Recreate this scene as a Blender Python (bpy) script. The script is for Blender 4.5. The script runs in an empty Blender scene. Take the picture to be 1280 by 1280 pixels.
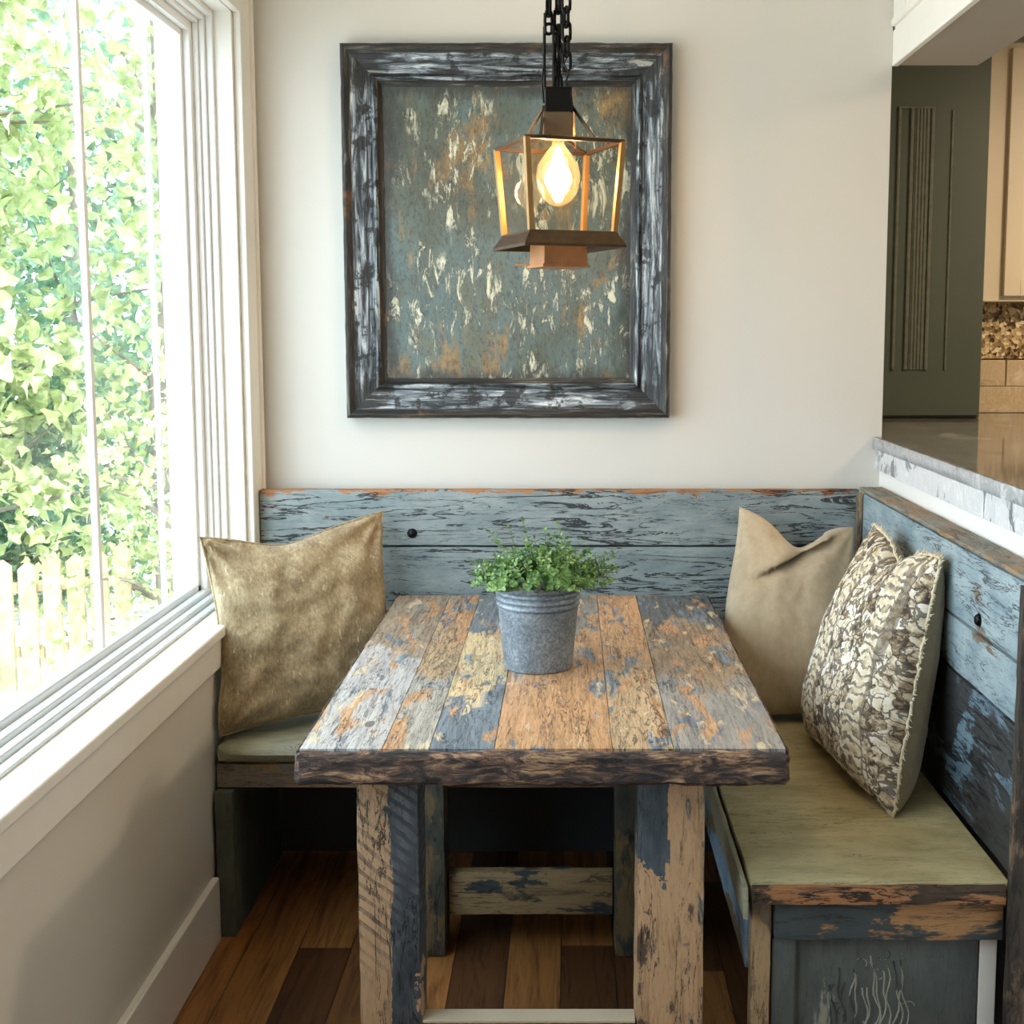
import bpy, bmesh, math, random
from mathutils import Vector, Matrix, noise

# ------------------------------------------------------------------ camera
scene = bpy.context.scene
C = scene.collection
cam_data = bpy.data.cameras.new('camera')
cam = bpy.data.objects.new('camera', cam_data)
C.objects.link(cam)
cam.location = (0, 0, 1.466)
cam.rotation_euler = (math.radians(90 - 6.5), 0, 0)
cam_data.sensor_width = 36
cam_data.lens = 45
cam_data.shift_x = -0.05625
cam_data.shift_y = -0.0357
cam_data.clip_start = 0.05
scene.camera = cam

# ------------------------------------------------------------------ world
world = bpy.data.worlds.new('sky')
scene.world = world
world.use_nodes = True
wn = world.node_tree.nodes
bgn = wn['Background']
bgn.inputs['Color'].default_value = (0.73, 0.865, 1.0, 1)
bgn.inputs['Strength'].default_value = 6.4

def light(name, kind, loc, rot=(0, 0, 0), energy=10, color=(1, 1, 1), **kw):
    d = bpy.data.lights.new(name, kind)
    d.energy = energy
    d.color = color
    for k, v in kw.items():
        setattr(d, k, v)
    o = bpy.data.objects.new(name, d)
    C.objects.link(o)
    o.location = loc
    o.rotation_euler = rot
    return o

sun = light('sun', 'SUN', (3, 0, 6), energy=5.6, color=(1.0, 0.94, 0.84), angle=0.01)
sun.rotation_euler = Vector((-0.55, 0.50, -0.80)).to_track_quat('-Z', 'Y').to_euler()
portal = light('window_portal', 'AREA', (-1.12, 2.0, 1.52), (0, math.radians(-90), 0), energy=1)
portal.data.shape = 'RECTANGLE'
portal.data.size = 1.55
portal.data.size_y = 2.8
portal.data.cycles.is_portal = True
# added warm fill lamp above the camera, unseen; then the kitchen's ceiling lamp
light('fill_light_room', 'AREA', (1.0, 0.1, 2.55), (0, 0, 0), energy=10, color=(1.0, 0.74, 0.50), shape='DISK', size=0.5)
light('ceiling_light_kitchen', 'AREA', (2.1, 3.1, 2.45), (0, 0, 0), energy=30, color=(1.0, 0.79, 0.56), shape='DISK', size=0.4)

scene.view_settings.view_transform = 'Standard'
scene.view_settings.look = 'None'
scene.view_settings.gamma = 1
scene.view_settings.use_curve_mapping = False
scene.view_settings.exposure = 0.22
scene.cycles.max_bounces = 10
scene.cycles.diffuse_bounces = 5
scene.cycles.transparent_max_bounces = 12
scene.cycles.sample_clamp_indirect = 6
scene.cycles.use_denoising = True

# ------------------------------------------------------------------ helpers
def lin(h):
    h = h.lstrip('#')
    r = [int(h[i:i + 2], 16) / 255 for i in (0, 2, 4)]
    return tuple([(c / 12.92 if c <= .04045 else ((c + .055) / 1.055) ** 2.4) for c in r] + [1.0])

class NT:
    """small node-tree writer"""
    def __init__(s, name):
        s.m = bpy.data.materials.new(name)
        s.m.use_nodes = True
        s.t = s.m.node_tree
        s.b = s.t.nodes['Principled BSDF']
        s.tc = s.t.nodes.new('ShaderNodeTexCoord')
        s.obj = s.tc.outputs['Object']
    def n(s, typ, **kw):
        x = s.t.nodes.new(typ)
        for k, v in kw.items():
            setattr(x, k, v)
        return x
    def put(s, sock, v):
        if isinstance(v, bpy.types.NodeSocket):
            s.t.links.new(v, sock)
        elif isinstance(v, (int, float)) and sock.type in ('RGBA', 'VECTOR'):
            sock.default_value = (v, v, v, 1)[:len(sock.default_value)]
        else:
            sock.default_value = v
    def scale(s, vec, sc, loc=(0, 0, 0), rot=(0, 0, 0)):
        x = s.n('ShaderNodeMapping')
        s.put(x.inputs['Vector'], vec)
        x.inputs['Scale'].default_value = sc
        x.inputs['Location'].default_value = loc
        x.inputs['Rotation'].default_value = rot
        return x.outputs[0]
    def noise(s, vec, scale, detail=6, rough=.6, dist=0.0):
        x = s.n('ShaderNodeTexNoise')
        s.put(x.inputs['Vector'], vec)
        x.inputs['Scale'].default_value = scale
        x.inputs['Detail'].default_value = detail
        x.inputs['Roughness'].default_value = rough
        x.inputs['Distortion'].default_value = dist
        return x.outputs['Fac']
    def ramp(s, fac, stops, interp='LINEAR'):
        x = s.n('ShaderNodeValToRGB')
        s.put(x.inputs['Fac'], fac)
        e = x.color_ramp.elements
        x.color_ramp.interpolation = interp
        while len(e) < len(stops):
            e.new(0.5)
        for el, (p, c) in zip(e, stops):
            el.position = p
            el.color = c if not isinstance(c, (int, float)) else (c, c, c, 1)
        return x.outputs['Color']
    def math(s, op, a, b=0.0, clamp=False):
        x = s.n('ShaderNodeMath', operation=op, use_clamp=clamp)
        s.put(x.inputs[0], a)
        s.put(x.inputs[1], b)
        return x.outputs[0]
    def mix(s, fac, a, b, mode='MIX'):
        x = s.n('ShaderNodeMix', data_type='RGBA', blend_type=mode)
        s.put(x.inputs[0], fac)
        s.put(x.inputs[6], a)
        s.put(x.inputs[7], b)
        return x.outputs[2]
    def sep(s, vec):
        x = s.n('ShaderNodeSeparateXYZ')
        s.put(x.inputs[0], vec)
        return x.outputs
    def bump(s, h, strength=.3, dist=.01):
        x = s.n('ShaderNodeBump')
        x.inputs['Strength'].default_value = strength
        x.inputs['Distance'].default_value = dist
        s.put(x.inputs['Height'], h)
        s.t.links.new(x.outputs[0], s.b.inputs['Normal'])
    def done(s, color=None, rough=.6, metal=0.0, **kw):
        if color is not None:
            s.put(s.b.inputs['Base Color'], color)
        s.put(s.b.inputs['Roughness'], rough)
        s.put(s.b.inputs['Metallic'], metal)
        for k, v in kw.items():
            s.put(s.b.inputs[k.replace('_', ' ')], v)
        return s.m

def facing(t):
    lw = t.n('ShaderNodeLayerWeight')
    lw.inputs['Blend'].default_value = .5
    return t.math('ADD', t.math('MULTIPLY', t.math('POWER', lw.outputs['Facing'], 4.0), .45), .03)

def flat(name, hexc, rough=.6, metal=0.0, var=.04, scale=12, bump=.05, **kw):
    t = NT(name)
    c = lin(hexc)
    n = t.noise(t.obj, scale, 4)
    d = tuple([x * (1 - var * 3) for x in c[:3]] + [1])
    col = t.ramp(n, [(.3, d), (.7, c)])
    if bump:
        t.bump(t.noise(t.obj, scale * 12, 3), bump, .003)
    return t.done(col, rough, metal, **kw)

AX = {'x': (1, 9, 9), 'y': (9, 1, 9), 'z': (9, 9, 1)}
def worn_wood(name, axis='x', paint='#7f95a0', paint2='#64798a', wood='#b48a60', wood2='#6d4a30',
              dark='#1d1a18', cover=.5, crack=.012, crack_amt=.6, patch=4.0, bump=.5, seed=0, saw=False,
              rough=.65, grain=5.0, blot=0.0, edge_z=None, edge_w=.012, band=None):
    t = NT(name)
    sx = AX[axis]
    loc = (seed * 1.7, seed * 2.3, seed * .9)
    g = t.scale(t.obj, sx, loc)
    p = t.scale(t.obj, tuple(1 if v == 1 else 2.2 for v in sx), loc)
    n1 = t.noise(g, grain, 9, .7, .6)
    n2 = t.noise(p, patch, 7, .62, .4)
    n3 = t.noise(p, patch * 2.7, 5, .6)
    wcol = t.ramp(n1, [(.28, lin(wood2)), (.46, lin(wood)), (.62, lin(wood)), (.75, lin(wood2))])
    pcol = t.ramp(n3, [(.35, lin(paint2)), (.62, lin(paint))])
    s = t.math('ADD', t.math('MULTIPLY', n2, .78), t.math('MULTIPLY', n1, .22))
    th = .5 + (.5 - cover) * .32
    mask = t.ramp(s, [(max(0, th - .012), 0.0), (th + .012, 1.0)])
    if edge_z is not None:
        z = t.sep(t.obj)[2]
        e = t.math('ADD', z, t.math('MULTIPLY', t.noise(t.scale(t.obj, (1, 1, 3)), 14, 6, .65), edge_w * 8))
        k = t.math('LESS_THAN', e, edge_z + edge_w * 3.3)
        mask = t.math('MULTIPLY', mask, k)
    if band:
        # paint left standing on one side of the timber
        x0_, sg_, z0_ = band
        xx = t.math('MULTIPLY', t.math('SUBTRACT', t.sep(t.obj)[0], x0_), sg_)
        e1 = t.math('ADD', xx, t.math('MULTIPLY', t.math('SUBTRACT', s, .5), .16))
        e2 = t.math('SUBTRACT', t.math('ADD', t.sep(t.obj)[2], t.math('MULTIPLY', t.math('SUBTRACT', n2, .5), 1.2)), z0_)
        mk = t.math('MULTIPLY', t.math('GREATER_THAN', e1, 0), t.math('GREATER_THAN', e2, 0))
        mask = t.math('MAXIMUM', mask, mk)
    col = t.mix(mask, wcol, pcol)
    fine = t.noise(g, grain * 5.5, 6, .75, 1.0)
    col = t.mix(t.math('MULTIPLY', t.ramp(fine, [(.36, 1.0), (.47, 0.0)]), .38), col, lin(dark))
    # long drying cracks along the grain
    n4 = t.noise(g, grain * .8, 6, .62, .8)
    gate = t.noise(p, patch * 1.3, 3)
    a = t.math('ABSOLUTE', t.math('SUBTRACT', n4, .5))
    wdt = t.math('MULTIPLY', t.ramp(gate, [(.42, .12), (.62, 1.0)]), crack * 1.6)
    cr = t.math('LESS_THAN', a, wdt)
    crf = t.math('MULTIPLY', cr, crack_amt)
    col = t.mix(crf, col, lin(dark))
    if blot:
        bl = t.ramp(t.noise(p, patch * 3.3, 5, .6), [(.60, 0.0), (.64, 1.0)])
        col = t.mix(t.math('MULTIPLY', bl, blot), col, lin(dark))
    h = t.math('ADD', t.math('MULTIPLY', n1, .55), t.math('MULTIPLY', mask, .12))
    h = t.math('SUBTRACT', h, t.math('MULTIPLY', cr, .35))
    if saw:
        w = t.n('ShaderNodeTexWave', wave_type='BANDS', bands_direction='Z')
        t.put(w.inputs['Vector'], t.scale(t.obj, (1, 1, 1), (0, 0, 0), (0, math.radians(-38), 0)))
        w.inputs['Scale'].default_value = 16
        w.inputs['Distortion'].default_value = 2.5
        w.inputs['Detail'].default_value = 3
        sg = t.ramp(t.sep(t.obj)[2], [(.30, 0.0), (.42, 1.0)])
        sm = t.math('MULTIPLY', t.ramp(w.outputs['Fac'], [(.62, 0.0), (.8, 1.0)]), t.math('MULTIPLY', sg, t.ramp(n3, [(.38, 0.0), (.52, 1.0)])))
        col = t.mix(t.math('MULTIPLY', sm, .7), col, lin('#2b2d31'))
        h = t.math('SUBTRACT', h, t.math('MULTIPLY', sm, .3))
    t.bump(h, bump, .006)
    return t.done(col, rough)

# ---- mesh helpers
def box(bm, x0, x1, y0, y1, z0, z1, bevel=0.0, seg=2):
    r = bmesh.ops.create_cube(bm, size=1)
    vs = r['verts']
    for v in vs:
        v.co = Vector(((x0 + x1) / 2 + v.co.x * (x1 - x0), (y0 + y1) / 2 + v.co.y * (y1 - y0), (z0 + z1) / 2 + v.co.z * (z1 - z0)))
    if bevel:
        es = list({e for v in vs for e in v.link_edges})
        r = bmesh.ops.bevel(bm, geom=es, offset=bevel, segments=seg, profile=.5, affect='EDGES')
        return [v for v in r['verts']]
    return vs

def rough_box(bm, x0, x1, y0, y1, z0, z1, step=.015, amp=.002, freq=18, seed=0, rnd=.004):
    """box with a fine surface grid pushed about by noise: weathered timber"""
    nx, ny, nz = [max(2, min(90, int((b - a) / step))) for a, b in ((x0, x1), (y0, y1), (z0, z1))]
    cache = {}
    def V(i, j, k):
        key = (i, j, k)
        if key not in cache:
            p = Vector((x0 + (x1 - x0) * i / nx, y0 + (y1 - y0) * j / ny, z0 + (z1 - z0) * k / nz))
            c = Vector(((x0 + x1) / 2, (y0 + y1) / 2, (z0 + z1) / 2))
            ext = (i in (0, nx)) + (j in (0, ny)) + (k in (0, nz))
            q = p.copy()
            if ext >= 2:
                for a_, (i_, n_) in enumerate(((i, nx), (j, ny), (k, nz))):
                    if i_ == 0: q[a_] += rnd * .6
                    if i_ == n_: q[a_] -= rnd * .6
            o = Vector((seed * 3.1, seed * 7.7, seed))
            d = noise.noise_vector(p * freq + o) * amp + noise.noise_vector(p * freq * 3 + o) * amp * .5
            cache[key] = bm.verts.new(q + d)
        return cache[key]
    def F(a, b, c, d):
        bm.faces.new((a, b, c, d))
    for i in range(nx):
        for j in range(ny):
            F(V(i, j, 0), V(i, j + 1, 0), V(i + 1, j + 1, 0), V(i + 1, j, 0))
            F(V(i, j, nz), V(i + 1, j, nz), V(i + 1, j + 1, nz), V(i, j + 1, nz))
    for i in range(nx):
        for k in range(nz):
            F(V(i, 0, k), V(i + 1, 0, k), V(i + 1, 0, k + 1), V(i, 0, k + 1))
            F(V(i, ny, k), V(i, ny, k + 1), V(i + 1, ny, k + 1), V(i + 1, ny, k))
    for j in range(ny):
        for k in range(nz):
            F(V(0, j, k), V(0, j, k + 1), V(0, j + 1, k + 1), V(0, j + 1, k))
            F(V(nx, j, k), V(nx, j + 1, k), V(nx, j + 1, k + 1), V(nx, j, k + 1))

def tube(bm, pts, r, seg=8, cap=True, closed=False):
    pts = [Vector(p) for p in pts]
    rs = r if isinstance(r, (list, tuple)) else [r] * len(pts)
    rings = []
    N = len(pts)
    for i, p in enumerate(pts):
        if closed:
            d = pts[(i + 1) % N] - pts[i - 1]
        else:
            d = pts[min(i + 1, N - 1)] - pts[max(i - 1, 0)]
        d.normalize()
        a = Vector((0, 0, 1)) if abs(d.z) < .9 else Vector((1, 0, 0))
        u = d.cross(a).normalized()
        v = d.cross(u)
        rings.append([bm.verts.new(p + (u * math.cos(t) + v * math.sin(t)) * rs[i]) for t in [2 * math.pi * k / seg for k in range(seg)]])
    last = N if closed else N - 1
    for i in range(last):
        A, B = rings[i], rings[(i + 1) % N]
        for k in range(seg):
            try:
                bm.faces.new((A[k], A[(k + 1) % seg], B[(k + 1) % seg], B[k]))
            except ValueError:
                pass
    if cap and not closed:
        bm.faces.new(rings[0][::-1])
        bm.faces.new(rings[-1])

def bar(bm, a, b, w, h, up=(0, 0, 1)):
    a, b = Vector(a), Vector(b)
    d = (b - a).normalized()
    upv = Vector(up)
    s = d.cross(upv)
    if s.length < 1e-4:
        s = d.cross(Vector((0, 1, 0)))
    s.normalize()
    t = s.cross(d)
    q = []
    for p in (a, b):
        q.append([bm.verts.new(p + s * (sx * w / 2) + t * (sy * h / 2)) for sx, sy in ((-1, -1), (1, -1), (1, 1), (-1, 1))])
    for k in range(4):
        bm.faces.new((q[0][k], q[0][(k + 1) % 4], q[1][(k + 1) % 4], q[1][k]))
    bm.faces.new(q[0][::-1])
    bm.faces.new(q[1])

def lathe(bm, prof, seg=48, center=(0, 0)):
    rings = []
    for r, z in prof:
        rings.append([bm.verts.new((center[0] + r * math.cos(2 * math.pi * k / seg), center[1] + r * math.sin(2 * math.pi * k / seg), z)) for k in range(seg)])
    for A, B in zip(rings, rings[1:]):
        for k in range(seg):
            bm.faces.new((A[k], A[(k + 1) % seg], B[(k + 1) % seg], B[k]))
    return rings

def smooth(o, angle=None):
    for p in o.data.polygons:
        p.use_smooth = True
    if angle:
        try:
            o.data.set_sharp_from_angle(angle=math.radians(angle))
        except Exception:
            pass

def obj(name, bm, mat, parent=None, root=(0, 0, 0), sm=None, kind=None, label=None):
    """link a bmesh given in world coordinates; root = world place of its top-level thing"""
    bmesh.ops.recalc_face_normals(bm, faces=bm.faces)
    me = bpy.data.meshes.new(name)
    off = Vector(root)
    if parent is not None:
        off = Vector(parent['_at']) if '_at' in parent else Vector(root)
    bmesh.ops.translate(bm, verts=bm.verts, vec=-off)
    bm.to_mesh(me)
    bm.free()
    o = bpy.data.objects.new(name, me)
    C.objects.link(o)
    for m in (mat if isinstance(mat, (list, tuple)) else [mat]):
        me.materials.append(m)
    if parent is not None:
        o.parent = parent
    else:
        o.location = off
    o['_at'] = tuple(off)
    if sm is not None:
        smooth(o, sm)
    if kind:
        o['kind'] = kind
    if label:
        o['label'] = label
    return o

def thing(name, label, cat, loc=(0, 0, 0), group=None):
    o = bpy.data.objects.new(name, None)
    C.objects.link(o)
    o.location = loc
    o.empty_display_size = .1
    o['label'] = label
    o['category'] = cat
    if group:
        o['group'] = group
    o['_at'] = tuple(loc)
    return o

def tag(o, label, cat, group=None):
    o['label'] = label
    o['category'] = cat
    if group:
        o['group'] = group
    return o

def B(*boxes, bevel=0.0):
    bm = bmesh.new()
    for b in boxes:
        box(bm, *b, bevel=bevel)
    return bm

# ------------------------------------------------------------------ setting materials
def wall_paint(name, hexc, bump=.08):
    t = NT(name)
    n = t.noise(t.obj, 2.0, 3)
    c = lin(hexc)
    col = t.ramp(n, [(.3, tuple([x * .97 for x in c[:3]] + [1])), (.7, c)])
    t.bump(t.noise(t.obj, 260, 2), bump, .002)
    return t.done(col, .72)

M_wall = wall_paint('wall_paint', '#d6d2c9')
M_ceil = wall_paint('ceiling_paint', '#ece6da')
M_trim = flat('white_trim', '#f1eee6', .38, var=.01, bump=0)
M_vinyl = flat('window_vinyl', '#f4f4f2', .3, var=.01, bump=0)
M_track = flat('window_track', '#dde3e6', .25, metal=.15, var=.02, bump=0)
M_dark_under = flat('charcoal_paint_and_shade', '#43474b', .8)  # on the board behind the bench this dark tone stands in for shade

def floor_mat():
    t = NT('floor_planks')
    s = t.sep(t.obj)
    W = .125
    idx = t.math('FLOOR', t.math('DIVIDE', t.math('ADD', s[0], 10.02), W))
    wn_ = t.n('ShaderNodeTexWhiteNoise', noise_dimensions='1D')
    t.put(wn_.inputs['W'], idx)
    off = t.math('MULTIPLY', wn_.outputs['Value'], 3.0)
    seg = t.math('FLOOR', t.math('DIVIDE', t.math('ADD', t.math('ADD', s[1], 20), off), 1.1))
    w2 = t.n('ShaderNodeTexWhiteNoise', noise_dimensions='2D')
    cb = t.n('ShaderNodeCombineXYZ')
    t.put(cb.inputs[0], idx); t.put(cb.inputs[1], seg)
    t.put(w2.inputs['Vector'], cb.outputs[0])
    tone = w2.outputs['Value']
    cb2 = t.n('ShaderNodeCombineXYZ')
    t.put(cb2.inputs[0], t.math('ADD', t.math('MULTIPLY', s[0], 14), t.math('MULTIPLY', tone, 50)))
    t.put(cb2.inputs[1], s[1])
    g = t.noise(cb2.outputs[0], 3.2, 9, .68, 1.2)
    a = t.ramp(g, [(.3, lin('#4a2c18')), (.45, lin('#8a5a30')), (.6, lin('#a87440')), (.75, lin('#6a4324'))])
    b = t.ramp(g, [(.3, lin('#2e1d12')), (.5, lin('#5c3b22')), (.7, lin('#3d2716'))])
    col = t.mix(t.ramp(tone, [(.35, 0.0), (.75, 1.0)]), a, b)
    fr = t.math('FRACT', t.math('DIVIDE', t.math('ADD', s[0], 10.02), W))
    ed = t.math('GREATER_THAN', t.math('ABSOLUTE', t.math('SUBTRACT', fr, .5)), .488)
    col = t.mix(t.math('MULTIPLY', ed, .8), col, lin('#120b07'))
    h = t.math('SUBTRACT', t.math('MULTIPLY', g, .5), t.math('MULTIPLY', ed, .6))
    t.bump(h, .35, .004)
    return t.done(col, t.ramp(g, [(.3, .5), (.7, .3)]))
M_floor = floor_mat()

# ------------------------------------------------------------------ room shell
XW = -0.86                        # inner face of the left wall
obj('floor', B((-1.0, 3.2, -2.6, 4.75, -.08, 0)), M_floor, kind='structure')
obj('ceiling', B((-1.0, 3.2, -2.6, 3.62, 2.62, 2.74)), M_ceil, kind='structure')
WY0, WY1, WZ0, WZ1 = .55, 3.375, .735, 2.29       # rough opening of window
obj('wall_left', B((-1.0, XW, -2.6, 3.62, 0, WZ0), (-1.0, XW, -2.6, 3.62, WZ1, 2.62),
                   (-1.0, XW, -2.6, WY0, WZ0, WZ1), (-1.0, XW, WY1, 3.62, WZ0, WZ1)), M_wall, kind='structure')
obj('wall_back', B((XW, .856, 3.5, 3.62, 0, 2.62)), M_wall, kind='structure')
obj('wall_rear', B((-1.0, 3.2, -2.72, -2.6, 0, 2.74)), M_wall, kind='structure')
obj('wall_right', B((3.2, 3.32, -2.6, 4.75, 0, 2.74)), M_wall, kind='structure')
obj('wall_kitchen', B((.74, 3.2, 4.75, 4.87, 0, 2.74)), M_wall, kind='structure')
obj('wall_passage', B((.74, .856, 3.62, 4.75, 0, 2.74)), M_wall, kind='structure')
obj('ceiling_kitchen', B((.856, 3.2, 3.62, 4.75, 2.62, 2.74)), M_ceil, kind='structure')
# half wall that carries the stone counter
obj('wall_half', B((.852, .97, .9, 3.5, 0, 1.142)), M_trim, kind='structure')
# dropped beam above the counter opening
bm = B((.861, 1.085, .2, 3.5, 2.167, 2.62))
obj('wall_header', bm, M_trim, kind='structure')
bm = B((.856, .872, .2, 3.5, 2.160, 2.252), bevel=.002)
box(bm, .850, .872, .2, 3.5, 2.262, 2.282, bevel=.004)
box(bm, .853, .861, .2, 3.5, 2.50, 2.62, bevel=.002)
for yy in (3.44, 2.6, 1.7, .8):
    box(bm, .853, .861, yy - .05, yy + .05, 2.28, 2.5, bevel=.002)
obj('trim_1', bm, M_trim, kind='structure')
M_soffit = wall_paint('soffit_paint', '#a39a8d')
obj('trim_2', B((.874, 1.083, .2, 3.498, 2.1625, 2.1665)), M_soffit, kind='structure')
# charcoal backing board, added to paint in the shade behind and below the bench
obj('shade_board', B((XW, .85, 3.478, 3.499, 0, .46)), M_dark_under, kind='structure')
# baseboard
bm = bmesh.new()
box(bm, XW, XW + .018, -2.6, 2.95, 0, .158, bevel=.003)
obj('baseboard_left', bm, M_trim, kind='structure')

# ------------------------------------------------------------------ window
win = bpy.data.objects.new('window_1', None)
C.objects.link(win); win['kind'] = 'structure'; win['_at'] = (0, 0, 0)
# casing on the wall face
bm = B((XW, -.840, 3.375, 3.482, .755, 2.36), (XW, -.840, WY0 - .09, WY0, .755, 2.36), (XW, -.840, WY0, 3.375, 2.27, 2.36), bevel=.003)
box(bm, XW, -.832, 3.468, 3.486, .755, 2.38, bevel=.003)
box(bm, XW, -.832, WY0 - .1, 3.486, 2.36, 2.38, bevel=.003)
obj('window_casing', bm, M_trim, win)
# jamb liner boards
bm = B((-1.0, XW, 3.358, 3.375, .755, 2.285), (-1.0, XW, WY0, WY0 + .017, .755, 2.285), (-1.0, XW, WY0, 3.375, 2.268, 2.29))
obj('window_jamb', bm, M_trim, win)
# stool and apron
bm = bmesh.new()
box(bm, -.998, -.832, WY0 - .1, 3.40, .728, .756, bevel=.006, seg=3)
obj('window_sill', bm, M_trim, win)
bm = bmesh.new()
box(bm, XW, -.843, WY0 - .08, 3.40, .655, .728, bevel=.003)
obj('window_apron', bm, M_trim, win)
# stepped sash frame
bm = bmesh.new()
for (xa, xb, w0) in ((-.922, -.905, .014), (-.936, -.922, .026), (-.950, -.936, .036), (-.968, -.950, .058), (-.992, -.968, .074)):
    ya, yb, za, zb = WY0 + .017, 3.358, .756, 2.268
    box(bm, xa, xb, yb - w0, yb, za, zb, bevel=.0025)
    box(bm, xa, xb, ya, ya + w0, za, zb, bevel=.0025)
    box(bm, xa, xb, ya + w0, yb - w0, zb - w0, zb, bevel=.0025)
obj('window_frame', bm, M_vinyl, win)
bm = bmesh.new()
for (xa, xb, w0) in ((-.926, -.903, .010), (-.946, -.926, .022), (-.968, -.946, .034), (-.992, -.968, .050)):
    box(bm, xa, xb, WY0 + .03, 3.345, .756, .756 + w0, bevel=.005)
obj('window_track', bm, M_track, win)
bm = B((-.987, -.973, 2.612, 2.630, .80, 2.22), bevel=.003)
obj('window_mullion', bm, M_vinyl, win)
bm = B((-1.045, -1.0, 3.32, 3.44, .70, 2.36), (-1.045, -1.0, .45, .58, .70, 2.36), (-1.045, -1.0, .58, 3.32, 2.25, 2.36), (-1.06, -1.0, .58, 3.32, .70, .745), bevel=.003)
obj('exterior_trim', bm, M_vinyl, win)
bm = B((-1.03, -1.018, 3.175, 3.19, .745, 2.25), bevel=.002)
obj('screen_stile', bm, M_vinyl, win)
t = NT('window_glass')
lp = t.n('ShaderNodeBsdfTransparent')
lp.inputs[0].default_value = (.97, .985, .98, 1)
gl = t.n('ShaderNodeBsdfGlossy'); gl.inputs['Roughness'].default_value = .02
fr = facing(t)
mx = t.n('ShaderNodeMixShader')
t.t.links.new(fr, mx.inputs[0])
t.t.links.new(lp.outputs[0], mx.inputs[1]); t.t.links.new(gl.outputs[0], mx.inputs[2])
t.t.links.new(mx.outputs[0], t.t.nodes['Material Output'].inputs['Surface'])
M_glass = t.m
obj('window_pane', B((-.983, -.979, 2.63, 3.30, .80, 2.21)), M_glass, win)
obj('window_pane', B((-.983, -.979, .60, 2.61, .80, 2.21)), M_glass, win)

# ------------------------------------------------------------------ outdoors
t = NT('pale_ground')
n = t.noise(t.obj, 3, 6)
t.bump(t.noise(t.obj, 30, 5), .5, .02)
M_ground = t.done(t.ramp(n, [(.35, lin('#d6d4c8')), (.65, lin('#f0eee6'))]), .9)
obj('ground', B((-14, -1.0, -6, 16, -.16, -.06)), M_ground, kind='structure')

def leaf_mat(name, a, b, c):
    t = NT(name)
    n = t.noise(t.obj, 9, 3)
    col = t.ramp(n, [(.3, lin(a)), (.5, lin(b)), (.7, lin(c))])
    m = t.done(col, .5)
    out = t.t.nodes['Material Output']
    tr = t.n('ShaderNodeBsdfTranslucent')
    t.put(tr.inputs[0], col)
    mx = t.n('ShaderNodeMixShader'); mx.inputs[0].default_value = .35
    t.t.links.new(t.b.outputs[0], mx.inputs[1]); t.t.links.new(tr.outputs[0], mx.inputs[2])
    t.t.links.new(mx.outputs[0], out.inputs['Surface'])
    return m
M_leafA = leaf_mat('yellow_green_leaves', '#76884f', '#a9b57c', '#d8dab0')
M_leafB = leaf_mat('deep_green_leaves', '#47694f', '#6f9070', '#9ab48a')
M_bark = flat('pale_bark', '#8a8070', .8, var=.15, scale=25, bump=.5)

LEAF = [(0, 0), (.32, .10), (.50, .38), (.22, .55), (0, 1.0), (-.22, .55), (-.50, .38), (-.32, .10)]
def leaves(rng, pts_size, name, mat, parent):
    """one mesh of cupped, lobed leaves"""
    V, F = [], []
    off = Vector(parent['_at'])
    for p, s in pts_size:
        n_ = Vector((rng.gauss(0, 1), rng.gauss(0, 1), rng.gauss(0, 1) + .5)).normalized()
        a = n_.orthogonal().normalized()
        a = Matrix.Rotation(rng.random() * 6.283, 3, n_) @ a
        b_ = n_.cross(a)
        base = len(V)
        V.append(p - off + b_ * s * .35)
        for (x, y) in LEAF:
            V.append(p - off + a * x * s + b_ * y * s + n_ * (abs(x) * .35 * s - y * y * .15 * s))
        L = len(LEAF)
        for k in range(L):
            F.append((base, base + 1 + k, base + 1 + (k + 1) % L))
    me = bpy.data.meshes.new(name)
    me.from_pydata([tuple(v) for v in V], [], F)
    me.materials.append(mat)
    o = bpy.data.objects.new(name, me)
    C.objects.link(o)
    o.parent = parent
    o['_at'] = tuple(off)
    return o

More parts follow.
